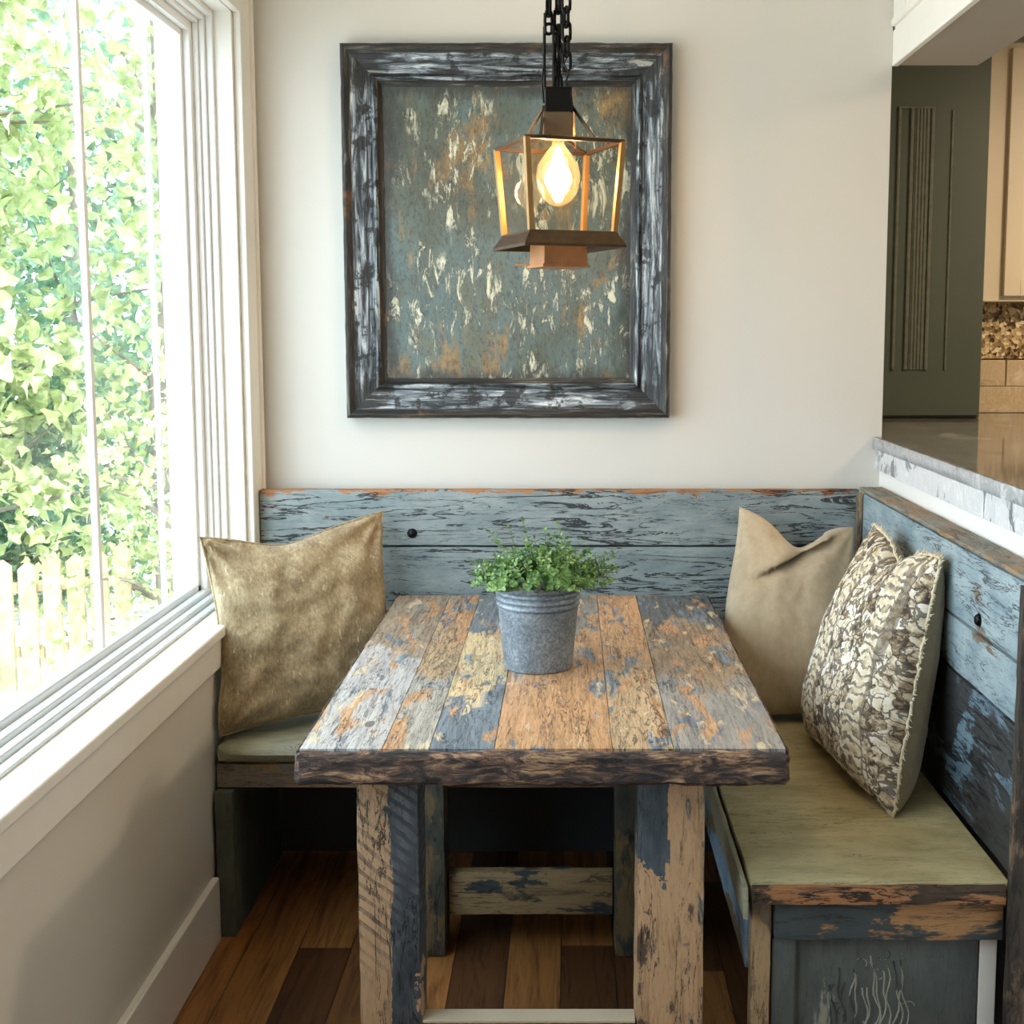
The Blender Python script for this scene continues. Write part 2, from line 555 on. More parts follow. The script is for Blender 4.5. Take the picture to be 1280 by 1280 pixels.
def tree(name, label, cat, base, h, spread, n_leaf, size, mat, seed, z_lo=.25, nb=16, lean=(0, 0)):
    rng = random.Random(seed)
    r = thing(name, label, cat, base)
    bx, by, bz = base
    tb = bmesh.new()
    top = Vector((bx + lean[0], by + lean[1], bz + h * .8))
    trunk = [Vector(base).lerp(top, i / 6) + Vector((rng.uniform(-.05, .05), rng.uniform(-.05, .05), 0)) * (i > 0) for i in range(7)]
    tube(tb, trunk, [.05 * (1 - i / 9) * h / 2.5 for i in range(7)], 8)
    obj('trunk', tb, M_bark, r, sm=60)
    bb = bmesh.new()
    pts = []
    for k in range(nb):
        f = z_lo + (1 - z_lo) * (k + rng.random()) / nb
        o_ = trunk[min(6, int(f * 6))]
        ang = rng.random() * 6.283
        L = spread * (.55 + .45 * math.sin(math.pi * (f * .8 + .1))) * rng.uniform(.7, 1.1)
        tip = o_ + Vector((math.cos(ang) * L, math.sin(ang) * L, rng.uniform(.0, .45) * h * .3))
        mid = o_.lerp(tip, .5) + Vector((rng.uniform(-.1, .1), rng.uniform(-.1, .1), rng.uniform(-.05, .12)))
        path = []
        for i in range(9):
            q = i / 8
            path.append((o_ * (1 - q) ** 2 + mid * 2 * q * (1 - q) + tip * q * q))
        tube(bb, path, [.016 * (1 - i / 10) for i in range(9)], 5)
        for j in range(n_leaf // nb):
            q = rng.uniform(.15, 1.05)
            c = o_ * (1 - q) ** 2 + mid * 2 * q * (1 - q) + tip * q * q
            sp = .16 + .10 * q
            c = c + Vector((rng.gauss(0, sp), rng.gauss(0, sp), rng.gauss(0, sp)))
            if c.z < bz + .05:
                continue
            pts.append((c, size * rng.uniform(.6, 1.3)))
    obj('branches', bb, M_bark, r, sm=60)
    leaves(rng, pts, 'foliage', mat, r)
    return r

tree('maple_tree', 'tall yellow-green broadleaf tree filling the left window pane', 'tree', (-3.0, 5.9, -.06), 4.6, 1.05, 5200, .10, M_leafA, 3, z_lo=.22, nb=30)
tree('maple_tree', 'loose yellow-green tree seen through the right half of the window', 'tree', (-2.05, 6.6, -.06), 4.6, .55, 1500, .085, M_leafA, 8, z_lo=.22, nb=22)
tree('evergreen_tree', 'bluish green tree standing behind the yellow-green leaves', 'tree', (-3.3, 8.6, -.06), 4.2, 1.3, 4500, .10, M_leafB, 5, z_lo=.12, nb=24)
tree('leafy_shrub', 'dark green shrub behind the picket fence', 'shrub', (-3.25, 7.0, -.06), 1.75, .85, 4600, .07, M_leafB, 11, z_lo=.1, nb=18)
tree('leafy_shrub', 'pale green shrub at the right end of the picket fence', 'shrub', (-1.78, 5.6, -.06), 1.25, .36, 1500, .045, M_leafA, 13, z_lo=.05, nb=16)

M_picket = flat('weathered_picket', '#c9b893', .8, var=.14, scale=14, bump=.4)
fence = thing('picket_fence', 'weathered pale picket fence standing below the trees outside the window', 'fence', (-2.3, 5.5, -.06))
rng = random.Random(4)
P0, P1 = Vector((-3.5, 4.75, 0)), Vector((-1.95, 5.5, 0))
n_p = 19
for i in range(n_p):
    p = P0.lerp(P1, i / (n_p - 1))
    hh = .52 + .03 * rng.uniform(-1, 1) + .03 * math.sin(i * .7)
    bm = bmesh.new()
    w, d = .031, .010
    prof = [(-w, -.06), (w, -.06), (w, hh - .03), (0, hh), (-w, hh - .03)]
    fa = [bm.verts.new((p.x + x, p.y - d + x * .45, z)) for x, z in prof]
    fb = [bm.verts.new((p.x + x, p.y + d + x * .45, z)) for x, z in prof]
    bm.faces.new(fa); bm.faces.new(fb[::-1])
    for k in range(5):
        bm.faces.new((fa[k], fa[(k + 1) % 5], fb[(k + 1) % 5], fb[k]))
    obj('picket', bm, M_picket, fence)
for z in (.10, .38):
    bm = bmesh.new()
    bar(bm, P0 + Vector((0, .022, z)), P1 + Vector((0, .022, z)), .022, .045)
    obj('rail', bm, M_picket, fence)

# ------------------------------------------------------------------ kitchen beyond the opening
def stone(name, base='#8f8c86', vein='#d9d6d0', dark='#55534f', rough=.12, scale=3.0, blotch=0.0):
    t = NT(name)
    a = t.noise(t.obj, scale, 9, .62, 1.5)
    b = t.noise(t.scale(t.obj, (2.5, 1, 1)), scale * 2.2, 8, .7, 2.4)
    col = t.ramp(a, [(.33, lin(dark)), (.45, lin(base)), (.58, lin(base)), (.68, lin(vein))])
    v = t.math('LESS_THAN', t.math('ABSOLUTE', t.math('SUBTRACT', b, .5)), .016)
    col = t.mix(t.math('MULTIPLY', v, .55), col, lin(vein))
    if blotch:
        q = t.noise(t.scale(t.obj, (1, 1, 1), (3, 1, 2)), scale * 1.2, 6, .6, 1.5)
        col = t.mix(t.ramp(q, [(.60 - blotch, 0.0), (.61 - blotch, .9)]), col, lin(dark))
    return t.done(col, rough)
M_counter = stone('counter_stone', '#6c6861', '#a8a39a', '#47443f', .08)
M_marble = stone('pale_marble', '#d2d1cf', '#f0efec', '#6b6e73', .3, 4.5, blotch=.02)
M_marble2 = stone('counter_edge_stone', '#9a9a9a', '#d5d5d4', '#66676a', .3, 9.0)
ct = thing('stone_countertop', 'grey polished stone counter with marbled edge on top of the white half wall', 'countertop', (1.3, 2.5, 1.142))
obj('slab', B((.858, 1.9, .85, 4.49, 1.146, 1.175), (.836, .858, .85, 3.497, 1.146, 1.175)), M_counter, ct)
bm = bmesh.new()
rough_box(bm, .829, .836, .85, 3.497, 1.142, 1.174, .02, .0008, 30, 2, .002)
obj('slab_edge', bm, M_marble2, ct, sm=60, label='pale grey chiselled stone edge')
obj('trim_6', B(*[(.838, .852, y, y + .199, 1.086, 1.141) for y in [.9 + .2 * i for i in range(13)]], bevel=.0008), M_marble, kind='structure')

M_green = flat('grey_green_paint', '#4b5347', .5, var=.03, scale=6)
M_green_line = flat('worn_green_edge', '#666a5b', .45, var=.12, scale=40)
pan = thing('pantry_cabinet', 'tall dark grey-green cabinet with beaded panel at the end of the counter', 'cabinet', (1.1, 4.3, 1.176))
obj('body', B((.862, 1.352, 4.22, 4.5, 1.176, 2.60), bevel=.003), M_green, pan)
bm = bmesh.new()
box(bm, .875, 1.345, 4.205, 4.22, 1.185, 2.55, bevel=.002)
obj('door_panel', bm, M_green, pan)
bm = bmesh.new()
for (xa, xb) in ((1.052, 1.062), (1.092, 1.104), (1.158, 1.170)):
    box(bm, xa, xb, 4.197, 4.206, 1.335, 2.175, bevel=.003)
box(bm, 1.107, 1.156, 4.202, 4.206, 1.335, 2.172, bevel=.001)
for k in range(4):
    box(bm, 1.112 + k * .011, 1.117 + k * .011, 4.199, 4.204, 1.337, 2.170, bevel=.0015)
box(bm, 1.052, 1.170, 4.198, 4.206, 2.168, 2.176, bevel=.002)
box(bm, 1.225, 1.232, 4.200, 4.206, 1.335, 2.165, bevel=.002)
obj('beading', bm, M_green_line, pan, label='paler worn raised beading')

M_cream = flat('cream_cabinet', '#e9dabd', .45, var=.02, scale=5)
cab = thing('wall_cabinet', 'cream kitchen wall cabinet with shaker doors above the mosaic backsplash', 'cabinet', (1.8, 4.6, 1.56))
obj('body', B((1.354, 2.68, 4.42, 4.748, 1.561, 2.42), bevel=.003), M_cream, cab)
for x0 in (1.478, 1.865, 2.252):
    bm = bmesh.new()
    x1 = x0 + .38 if x0 > 1.5 else x0 + .38
    box(bm, x0 + .05, x1 - .05, 4.406, 4.418, 1.62, 2.36)
    box(bm, x0, x0 + .055, 4.398, 4.42, 1.58, 2.40, bevel=.002)
    box(bm, x1 - .055, x1, 4.398, 4.42, 1.58, 2.40, bevel=.002)
    box(bm, x0 + .055, x1 - .055, 4.398, 4.42, 2.345, 2.40, bevel=.002)
    box(bm, x0 + .055, x1 - .055, 4.398, 4.42, 1.58, 1.635, bevel=.002)
    obj('door', bm, M_cream, cab)
t = NT('mosaic_tile')
v = t.n('ShaderNodeTexVoronoi'); t.put(v.inputs['Vector'], t.obj); v.inputs['Scale'].default_value = 85
sp = t.sep(v.outputs['Color'])
col = t.ramp(sp[0], [(.1, lin('#4b3a26')), (.4, lin('#a48659')), (.7, lin('#cdb27f')), (.95, lin('#efe2c0'))], 'LINEAR')
t.bump(v.outputs['Distance'], .6, .004)
M_mosaic = t.done(col, .25)
obj('trim_4', B((1.36, 3.2, 4.52, 4.75, 1.365, 1.56)), M_mosaic, kind='structure')
M_tan_stone = stone('tan_stone_tile', '#c8b08a', '#e2d2b2', '#8f7753', .5, 3.0)
bm = bmesh.new()
for k in range(6):
    for j in range(2):
        box(bm, max(1.354, 1.362 + k * .30 - (j * .13)), 1.358 + k * .30 + .30 - (j * .13), 4.50, 4.53, 1.176 + j * .093, 1.267 + j * .093, bevel=.002)
obj('trim_5', bm, M_tan_stone, kind='structure')

# ------------------------------------------------------------------ furniture materials
M_teal = worn_wood('blue_chipped_paint', 'x', '#8b9695', '#717f82', '#9a7450', '#4d3a2c', '#15181b', cover=.93, crack=.016, crack_amt=.9, patch=2.6, bump=.55, seed=1, edge_z=None)
M_teal_top = worn_wood('blue_chipped_paint_top_board', 'x', '#929b9a', '#748284', '#a8744a', '#5b3c28', '#15181b', cover=.97, crack=.018, crack_amt=.9, patch=2.6, bump=.55, seed=3, edge_z=1.038, edge_w=.011)
M_teal_y = worn_wood('blue_paint_side_boards', 'y', '#9ba9aa', '#7c8f95', '#7a6a58', '#3b332c', '#17181a', cover=.80, crack=.010, crack_amt=.75, patch=3.0, bump=.6, seed=5)
M_black_y = worn_wood('blue_black_weathered_board', 'y', '#6f8794', '#566b78', '#3a3a3a', '#18191a', '#0e0e0f', cover=.38, crack=.02, crack_amt=.85, patch=3.0, bump=.9, seed=7)
M_cap = worn_wood('weathered_cap', 'y', '#8f8a7c', '#6f6a5e', '#9a7f60', '#54473a', '#141210', cover=.5, patch=5, seed=9, bump=.8)
M_olive = worn_wood('olive_seat_paint', 'x', '#bfb48a', '#a3976d', '#6b5c3f', '#3d3427', '#26211a', cover=.88, crack=.005, crack_amt=.7, patch=2.5, bump=.3, seed=11, rough=.5)
M_sage = worn_wood('sage_seat_paint', 'x', '#a9a78d', '#8f8f76', '#6b6046', '#3d3a2c', '#26251f', cover=.9, crack=.005, crack_amt=.5, patch=3, bump=.3, seed=13, rough=.45)
M_rail = worn_wood('taupe_rail', 'x', '#85796a', '#6b6153', '#8f7556', '#4a3c2d', '#1c1815', cover=.6, patch=4, seed=15, crack=.008)
M_panel_z = worn_wood('grey_green_board', 'z', '#5b6156', '#4a5047', '#6b5c45', '#352e24', '#191816', cover=.9, patch=3, seed=17, crack=.004, bump=.25)
M_blueside = worn_wood('blue_side_board', 'y', '#8ea9bb', '#6f8ea6', '#77694f', '#4b4333', '#1b1b1b', cover=.62, patch=3, seed=19, crack=.006)
M_leg = worn_wood('patchy_leg', 'z', '#5b666b', '#37424a', '#c19d76', '#8a6a4a', '#15171a', cover=.46, crack=.008, crack_amt=.85, patch=2.6, bump=.8, seed=21, blot=.8, band=(.222, -1, .42))
M_legsaw = worn_wood('patchy_saw_marked_leg', 'z', '#697075', '#363c42', '#bb9a76', '#8a6c4e', '#15171a', cover=.30, crack=.011, crack_amt=.85, patch=2.3, bump=.9, seed=26, saw=True, blot=.5, band=(-.272, 1, .22))
M_leg_back = worn_wood('grey_green_leg', 'z', '#59594a', '#3d4340', '#7d6a4c', '#3a3026', '#14130f', cover=.6, patch=4, seed=27, bump=.6, blot=.7)
M_stretch = worn_wood('patchy_stretcher', 'x', '#475250', '#323c3d', '#a38c66', '#5d4e38', '#14130f', cover=.42, patch=3.2, seed=29, bump=.5, blot=.5)
M_end_rail = worn_wood('slate_tan_rail', 'x', '#464e4f', '#3a4446', '#b08355', '#6a4a2f', '#15130f', cover=.80, patch=3.4, seed=34, bump=.7, crack=.008)
M_postgrain = worn_wood('grained_post', 'z', '#7a6c58', '#5f5444', '#a58a66', '#5a4835', '#17130f', cover=.4, patch=4, seed=33, bump=1.0, crack=.02)
M_dkpost = worn_wood('dark_grained_post', 'z', '#4a3f35', '#2e2823', '#7a6450', '#2b231c', '#0d0b0a', cover=.5, patch=4, seed=35, bump=1.2, crack=.03)
M_brownedge = worn_wood('brown_board_edge', 'x', '#57432f', '#382b20', '#a8744a', '#4a3322', '#120f0c', cover=.62, patch=5, seed=37, bump=1.2, crack=.022, crack_amt=.9)
M_slate = worn_wood('slate_carved_panel', 'z', '#565b58', '#464b49', '#8c8a7c', '#55564e', '#1a1b1a', cover=.985, crack=.004, crack_amt=.3, patch=4, seed=39, bump=.3, rough=.45)

# ------------------------------------------------------------------ bench along the back wall
bb = thing('banquette_bench', 'long grey-blue weathered bench along the back wall under the framed panel', 'bench', (-.27, 3.2, 0))
bm = bmesh.new()
rough_box(bm, -.852, .312, 2.965, 3.418, .428, .482, .025, .0012, 10, 3, .016)
obj('seat', bm, M_sage, bb, sm=50)
bm = bmesh.new()
rough_box(bm, -.852, .312, 2.985, 3.012, .366, .426, .02, .001, 14, 5, .002)
obj('seat_rail', bm, M_rail, bb, sm=50)
bm = bmesh.new()
rough_box(bm, -.852, -.808, 2.96, 2.984, 0, .365, .02, .0006, 14, 6, .002)
rough_box(bm, -.852, -.808, 2.985, 3.476, 0, .365, .03, .0006, 14, 6, .002)
obj('end_panel', bm, M_panel_z, bb, sm=50)
for (z0, z1, m) in ((.884, 1.038, M_teal_top), (.66, .881, M_teal), (.486, .657, M_teal)):
    bm = bmesh.new()
    rough_box(bm, -.838, .783, 3.425, 3.46, z0, z1, .02, .001, 12, z0, .003)
    # the thin wall-side spacer keeps the board tied to the wall
    box(bm, -.80, .78, 3.46, 3.476, z0 + .01, z1 - .02)
    o = obj('backrest_board', bm, m, bb, root=(0, 0, .486), sm=50)
M_bolt = flat('black_bolt', '#17181a', .35, metal=.7)
for bxx in (-.426,):
    bm = bmesh.new()
    lathe(bm, [(.0001, -.006), (.008, -.006), (.011, -.003), (.0115, .001), (.0135, .001), (.0135, .004)], 18)
    bmesh.ops.rotate(bm, verts=bm.verts, cent=(0, 0, 0), matrix=Matrix.Rotation(math.radians(-90), 3, 'X'))
    bmesh.ops.translate(bm, verts=bm.verts, vec=(bxx, 3.4225, .918))
    obj('bolt', bm, M_bolt, bb, sm=50, label='black bolt head in the backrest')

# ------------------------------------------------------------------ bench along the right half wall
rb = thing('storage_bench', 'olive-topped weathered bench running towards us along the white half wall', 'bench', (.55, 2.8, 0))
bm = bmesh.new()
rough_box(bm, .322, .783, 2.172, 3.418, .458, .492, .025, .001, 10, 11, .003)
obj('seat', bm, M_olive, rb, sm=50)
bm = bmesh.new()
rough_box(bm, .322, .772, 2.160, 2.1715, .455, .4905, .01, .0012, 22, 12, .002)
obj('seat_edge', bm, M_brownedge, rb, sm=50, label='brown weathered front edge')
bm = bmesh.new()
rough_box(bm, .306, .317, 2.168, 3.0, .425, .486, .02, .002, 12, 13, .002)
obj('side_lip', bm, M_sage, rb, sm=50)
bm = bmesh.new()
rough_box(bm, .321, .338, 2.236, 2.955, .30, .453, .02, .001, 12, 14, .002)
obj('side_apron', bm, M_blueside, rb, sm=50, label='blue painted side board')
bm = bmesh.new()
rough_box(bm, .326, .364, 2.196, 2.235, 0, .453, .014, .0014, 16, 15, .003)
obj('front_post', bm, M_postgrain, rb, sm=50)
bm = bmesh.new()
rough_box(bm, .367, .778, 2.186, 2.210, .376, .450, .014, .001, 16, 16, .003)
obj('end_rail', bm, M_end_rail, rb, sm=50, label='slate and tan end rail')
bm = bmesh.new()
box(bm, .366, .408, 2.203, 2.225, 0, .374, bevel=.002)
box(bm, .4085, .742, 2.212, 2.228, 0, .374, bevel=.001)
box(bm, .408, .4105, 2.205, 2.215, 0, .374)
cv = bmesh.new()
# carved relief of wavy ribs on the dark panel
rng = random.Random(7)
for k in range(15):
    x0 = .482 + (k % 8) * .019 + rng.uniform(-.005, .005)
    zz = rng.uniform(.27, .35)
    pts = []
    ph = rng.random() * 6
    for i in range(22):
        z = zz - i * .014
        if z < .01: break
        pts.append((x0 + .008 * math.sin(z * 30 + ph) + .003 * math.sin(z * 90), 2.2122, z))
    if len(pts) > 3:
        tube(cv, pts, [.0012 + .0010 * abs(math.sin(i * .9 + ph)) for i in range(len(pts))], 6)
for k in range(26):
    x0 = .50 + rng.uniform(-.02, .12); z0 = rng.uniform(.02, .34)
    pts = [(x0 + .012 * math.cos(a_ * .6 + k), 2.2122, z0 + .010 * math.sin(a_ * .6 + k)) for a_ in range(rng.randint(4, 9))]
    tube(cv, pts, .0012, 5)
ep = obj('end_panel', bm, M_slate, rb, sm=40, label='dark slate end panel')
M_carve = worn_wood('worn_carving', 'z', '#3f4442', '#343938', '#9a998a', '#5f6058', '#1a1b1a', cover=.42, patch=9, seed=3, bump=.4, crack=.004, rough=.45)
obj('carved_relief', cv, M_carve, ep, sm=60, label='pale worn scratched relief')
bm = B((.745, .776, 2.212, 2.228, 0, .374), bevel=.001)
obj('white_stile', bm, M_trim, rb, label='narrow white strip')
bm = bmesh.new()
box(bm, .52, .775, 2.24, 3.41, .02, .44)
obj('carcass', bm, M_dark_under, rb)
for (z0, z1, m) in ((.884, 1.03, M_teal_y), (.772, .880, M_teal_y), (.492, .768, M_black_y)):
    bm = bmesh.new()
    rough_box(bm, .788, .812, 2.182, 3.42, z0, z1, .02, .001, 12, z0 * 5, .003)
    box(bm, .812, .826, 2.20, 3.41, z0 + .01, z1 - .02)
    obj('backrest_board', bm, m, rb, root=(0, 0, 0), sm=50)
bm = bmesh.new()
rough_box(bm, .786, .848, 2.146, 3.45, 1.032, 1.044, .018, .0012, 14, 21, .003)
obj('backrest_cap', bm, M_cap, rb, sm=50)
bm = bmesh.new()
rough_box(bm, .774, .846, 2.148, 2.171, .0, 1.030, .014, .0016, 18, 23, .003)
obj('end_post', bm, M_dkpost, rb, sm=50, label='dark grained end post')
bm = bmesh.new()
rough_box(bm, .772, .787, 3.404, 3.424, .50, 1.03, .014, .0012, 18, 25, .002)
obj('corner_post', bm, M_postgrain, rb, sm=50)
bm = bmesh.new()
lathe(bm, [(.0001, -.006), (.008, -.006), (.011, -.003), (.0115, .001), (.0135, .001), (.0135, .004)], 18)
bmesh.ops.rotate(bm, verts=bm.verts, cent=(0, 0, 0), matrix=Matrix.Rotation(math.radians(90), 3, 'Y'))
bmesh.ops.translate(bm, verts=bm.verts, vec=(.786, 2.415, .911))
obj('bolt', bm, M_bolt, rb, sm=50, label='black bolt head in the side backrest')

# ------------------------------------------------------------------ table
tb_ = thing('farmhouse_table', 'reclaimed plank table with orange and blue worn top standing between the benches', 'table', (-.046, 2.6, 0))
TX0, TX1, TY0, TY1, TZ0, TZ1 = -.46, .368, 2.08, 3.37, .706, .762
def table_mat():
    t = NT('reclaimed_plank_top')
    at = t.n('ShaderNodeAttribute'); at.attribute_name = 'tint'
    base = at.outputs['Color']
    s = t.sep(t.obj)
    # shift the pattern from board to board
    cb = t.n('ShaderNodeCombineXYZ')
    at2 = t.n('ShaderNodeAttribute'); at2.attribute_name = 'shift'
    sh = at2.outputs['Fac']
    t.put(cb.inputs[0], s[0]); t.put(cb.inputs[1], s[1]); t.put(cb.inputs[2], sh)
    vec = cb.outputs[0]
    g = t.scale(vec, (13, 1.1, 1))
    p = t.scale(vec, (4.6, 1.25, 1))
    n1 = t.noise(g, 5.0, 10, .72, .9)
    n2 = t.noise(p, 3.0, 7, .62, .5)
    n3 = t.noise(p, 4.1, 7, .62, .8)
    n4 = t.noise(t.scale(vec, (9, 1.3, 1), (3, 3, 0)), 5.0, 7, .62, 1.2)
    tan_ = t.ramp(n1, [(.3, lin('#7d5a3e')), (.48, lin('#bf9064')), (.66, lin('#d6b088'))])
    blue = t.ramp(n1, [(.3, lin('#363f47')), (.5, lin('#74818c')), (.68, lin('#a9b0b6'))])
    cream = lin('#dcc8a4')
    gr = t.ramp(n1, [(.32, .45), (.55, 1.0)])
    col = t.mix(1.0, base, gr, 'MULTIPLY')
    m1 = t.ramp(n2, [(.54, 0.0), (.60, 1.0)])
    m2 = t.ramp(n3, [(.565, 0.0), (.61, .95)])
    m3 = t.ramp(t.noise(p, 5.3, 6, .6, .4), [(.60, 0.0), (.64, .8)])
    col = t.mix(m1, col, tan_)
    col = t.mix(m2, col, blue)
    col = t.mix(m3, col, cream)
    gate = t.ramp(t.noise(p, 2.3, 3), [(.42, .15), (.6, 1.0)])
    a = t.math('ABSOLUTE', t.math('SUBTRACT', n4, .5))
    cr = t.math('LESS_THAN', a, t.math('MULTIPLY', gate, .018))
    col = t.mix(t.math('MULTIPLY', cr, .75), col, lin('#1f1a17'))
    fine = t.noise(t.scale(vec, (60, 4, 1)), 6, 6, .75, 1.2)
    col = t.mix(t.math('MULTIPLY', t.ramp(fine, [(.38, 1.0), (.48, 0.0)]), .6), col, lin('#2c2621'))
    # knots
    vo = t.n('ShaderNodeTexVoronoi'); t.put(vo.inputs['Vector'], t.scale(vec, (4.5, 2.2, 1))); vo.inputs['Scale'].default_value = 1.5
    kn = t.math('LESS_THAN', vo.outputs['Distance'], .075)
    col = t.mix(t.math('MULTIPLY', kn, .7), col, lin('#2a2019'))
    h = t.math('SUBTRACT', t.math('MULTIPLY', n1, .6), t.math('MULTIPLY', cr, .5))
    h = t.math('SUBTRACT', h, t.math('MULTIPLY', m2, .1))
    t.bump(h, .65, .006)
    return t.done(col, t.ramp(n1, [(.3, .46), (.7, .26)]))
M_table = table_mat()
planks = [  # x0, x1, [(y0, y1, colour)]
    (-.458, -.318, [(2.10, 2.74, '#c4c0bb'), (2.74, 3.36, '#a4927c')]),
    (-.318, -.238, [(2.10, 2.58, '#b9b3a6'), (2.58, 3.36, '#bfa07a')]),
    (-.238, -.128, [(2.10, 2.42, '#7b8790'), (2.42, 2.98, '#e0c596'), (2.98, 3.36, '#77828a')]),  # cream middle length carries the lamp's glow left of the bucket
    (-.128, .072, [(2.10, 2.95, '#cf9f70'), (2.95, 3.36, '#8f8a80')]),
    (.072, .176, [(2.10, 2.66, '#cbab82'), (2.66, 3.36, '#d0a272')]),
    (.176, .366, [(2.10, 2.55, '#a09a92'), (2.55, 3.05, '#a58d70'), (3.05, 3.36, '#686a6c')]),
]
bm = bmesh.new()
lay = bm.verts.layers.float_color.new('tint')
lay2 = bm.verts.layers.float.new('shift')
for pi_, (x0, x1, segs) in enumerate(planks):
    n0_ = len(bm.verts)
    rough_box(bm, x0, x1 + .0006, segs[0][0], segs[-1][1], TZ0 + .002, TZ1, .014, .0005, 14, x0 * 9, .0016)
    bm.verts.ensure_lookup_table()
    for v in bm.verts[n0_:]:
        yy = v.co.y + noise.noise(Vector((v.co.x * 22, v.co.y * 6, pi_ * 5.3))) * .17
        hx = segs[0][2]
        for sg_ in segs:
            if yy >= sg_[0]:
                hx = sg_[2]
        v[lay] = lin(hx)
        v[lay2] = pi_ * 3.77
obj('tabletop', bm, M_table, tb_, sm=60)
def edge_mat(axis):
    t = NT('weathered_table_edge_' + axis)
    sc = (3.2, 14, 16) if axis == 'x' else (14, 3.2, 16)
    v = t.scale(t.obj, sc)
    n1 = t.noise(v, 3.4, 10, .74, 1.8)
    n2 = t.noise(t.scale(t.obj, (1.4, 3, 3)), 5, 6, .6, .6)
    n3 = t.noise(t.obj, 90, 4, .7)
    a = t.ramp(n1, [(.40, lin('#15110e')), (.48, lin('#65493a')), (.55, lin('#ab8560')), (.66, lin('#dcb890'))])
    b = t.ramp(n1, [(.38, lin('#0f0d0c')), (.50, lin('#40332c')), (.58, lin('#7c5a44')), (.70, lin('#b89a7c'))])
    col = t.mix(t.ramp(n2, [(.44, 0.0), (.54, 1.0)]), a, b)
    h = t.math('ADD', n1, t.math('MULTIPLY', n3, .12))
    t.bump(h, 1.0, .012)
    return t.done(col, .6)
M_edge = edge_mat('x'); M_edgey = edge_mat('y')
bm = bmesh.new()
rough_box(bm, TX0 - .002, TX1 + .002, 2.074, 2.0985, TZ0 - .002, TZ1 - .001, .007, .0032, 26, 4, .008)
obj('front_edge', bm, M_edge, tb_, sm=70, label='rough dark brown front edge')
bm = bmesh.new()
rough_box(bm, TX0 - .003, TX0 + .0012, 2.0985, TY1, TZ0, TZ1 - .003, .014, .0016, 26, 5, .001)
obj('side_edge', bm, M_edgey, tb_, sm=70)
bm = bmesh.new()
rough_box(bm, TX1 - .0012, TX1 + .003, 2.0985, TY1, TZ0, TZ1 - .003, .014, .0016, 26, 6, .001)
obj('side_edge', bm, M_edgey, tb_, sm=70)
for (x0, x1, y0, m, nm) in ((-.377, -.265, 2.17, M_legsaw, 'front'), (.119, .240, 2.17, M_leg, 'front'), (-.395, -.290, 2.86, M_leg_back, 'b'), (.106, .215, 2.86, M_leg_back, 'b')):
    bm = bmesh.new()
    rough_box(bm, x0, x1, y0, y0 + .105, 0, TZ0, .016, .0016, 16, x0 * 10 + y0, .004)
    obj('leg', bm, m, tb_, sm=60)
bm = bmesh.new()
rough_box(bm, -.288, .104, 2.90, 2.935, .084, .192, .016, .0014, 16, 31, .004)
obj('stretcher', bm, M_stretch, tb_, sm=60)
bm = bmesh.new()
rough_box(bm, -.264, .118, 2.175, 2.21, .120, .228, .016, .0012, 16, 33, .003)
obj('stretcher', bm, M_stretch, tb_, sm=60)
M_pale = flat('pale_strip', '#cfc0a5', .5, var=.04)
bm = B((-.264, .118, 2.173, 2.213, .228, .2335), bevel=.001)
obj('stretcher_cap', bm, M_pale, tb_, label='pale strip on top of the front stretcher')

# ------------------------------------------------------------------ framed panel on the wall
FX0, FX1, FZ0, FZ1, FY = -.602, .270, 1.228, 2.212, 3.498
pic = thing('framed_panel', 'distressed blue-green panel in a dark chipped wooden frame on the back wall', 'picture', ((FX0 + FX1) / 2, FY, (FZ0 + FZ1) / 2))
def dk_(t, n1):
    return t.ramp(n1, [(.42, lin('#0e0d0c')), (.56, lin('#2b2926')), (.64, lin('#a29f95'))])
def frame_mat(name, axis):
    t = NT(name)
    sc = (1.2, 8, 14) if axis == 'x' else (14, 8, 1.2)
    g = t.scale(t.obj, sc)
    n1 = t.noise(g, 5, 9, .72, .9)
    n2 = t.noise(t.obj, 6, 5)
    y = t.sep(t.obj)[1]
    col = t.ramp(n1, [(.36, lin('#090a0a')), (.45, lin('#2a2e31')), (.54, lin('#79838a')), (.64, lin('#d3d8d9'))])
    spot = t.noise(t.obj, 22, 5, .65)
    col = t.mix(t.ramp(spot, [(.40, .9), (.46, 0.0)]), col, lin('#131312'))
    ax_ = t.math('SUBTRACT', .436, t.math('ABSOLUTE', t.sep(t.obj)[0])); az_ = t.math('SUBTRACT', .492, t.math('ABSOLUTE', t.sep(t.obj)[2]))
    cn = t.math('ADD', t.math('MAXIMUM', ax_, az_), t.math('MULTIPLY', t.math('SUBTRACT', spot, .5), .18))
    col = t.mix(t.ramp(cn, [(.095, .9), (.13, 0.0)]), col, dk_(t, n1))
    # the raised bead is stained almost black, the flat board is brushed pale
    dk = t.ramp(n1, [(.40, lin('#131210')), (.55, lin('#33302b')), (.66, lin('#7d7a70'))])
    bead = t.math('MAXIMUM', t.math('LESS_THAN', y, -.0405), t.math('GREATER_THAN', y, -.0245))
    col = t.mix(bead, col, dk)
    br = t.ramp(n2, [(.60, 0.0), (.66, .8)])
    col = t.mix(t.math('MULTIPLY', br, bead), col, lin('#7b5636'))
    h = t.math('ADD', n1, 0)
    t.bump(h, .9, .006)
    return t.done(col, .42)
M_fx, M_fz = frame_mat('frame_horizontal', 'x'), frame_mat('frame_vertical', 'z')
prof = [(.0, .0), (.0, .040), (.004, .050), (.010, .054), (.016, .051), (.020, .044), (.026, .040), (.040, .038), (.062, .030),
        (.078, .024), (.081, .030), (.086, .034), (.091, .030), (.094, .022), (.100, .016), (.106, .012), (.112, .008)]
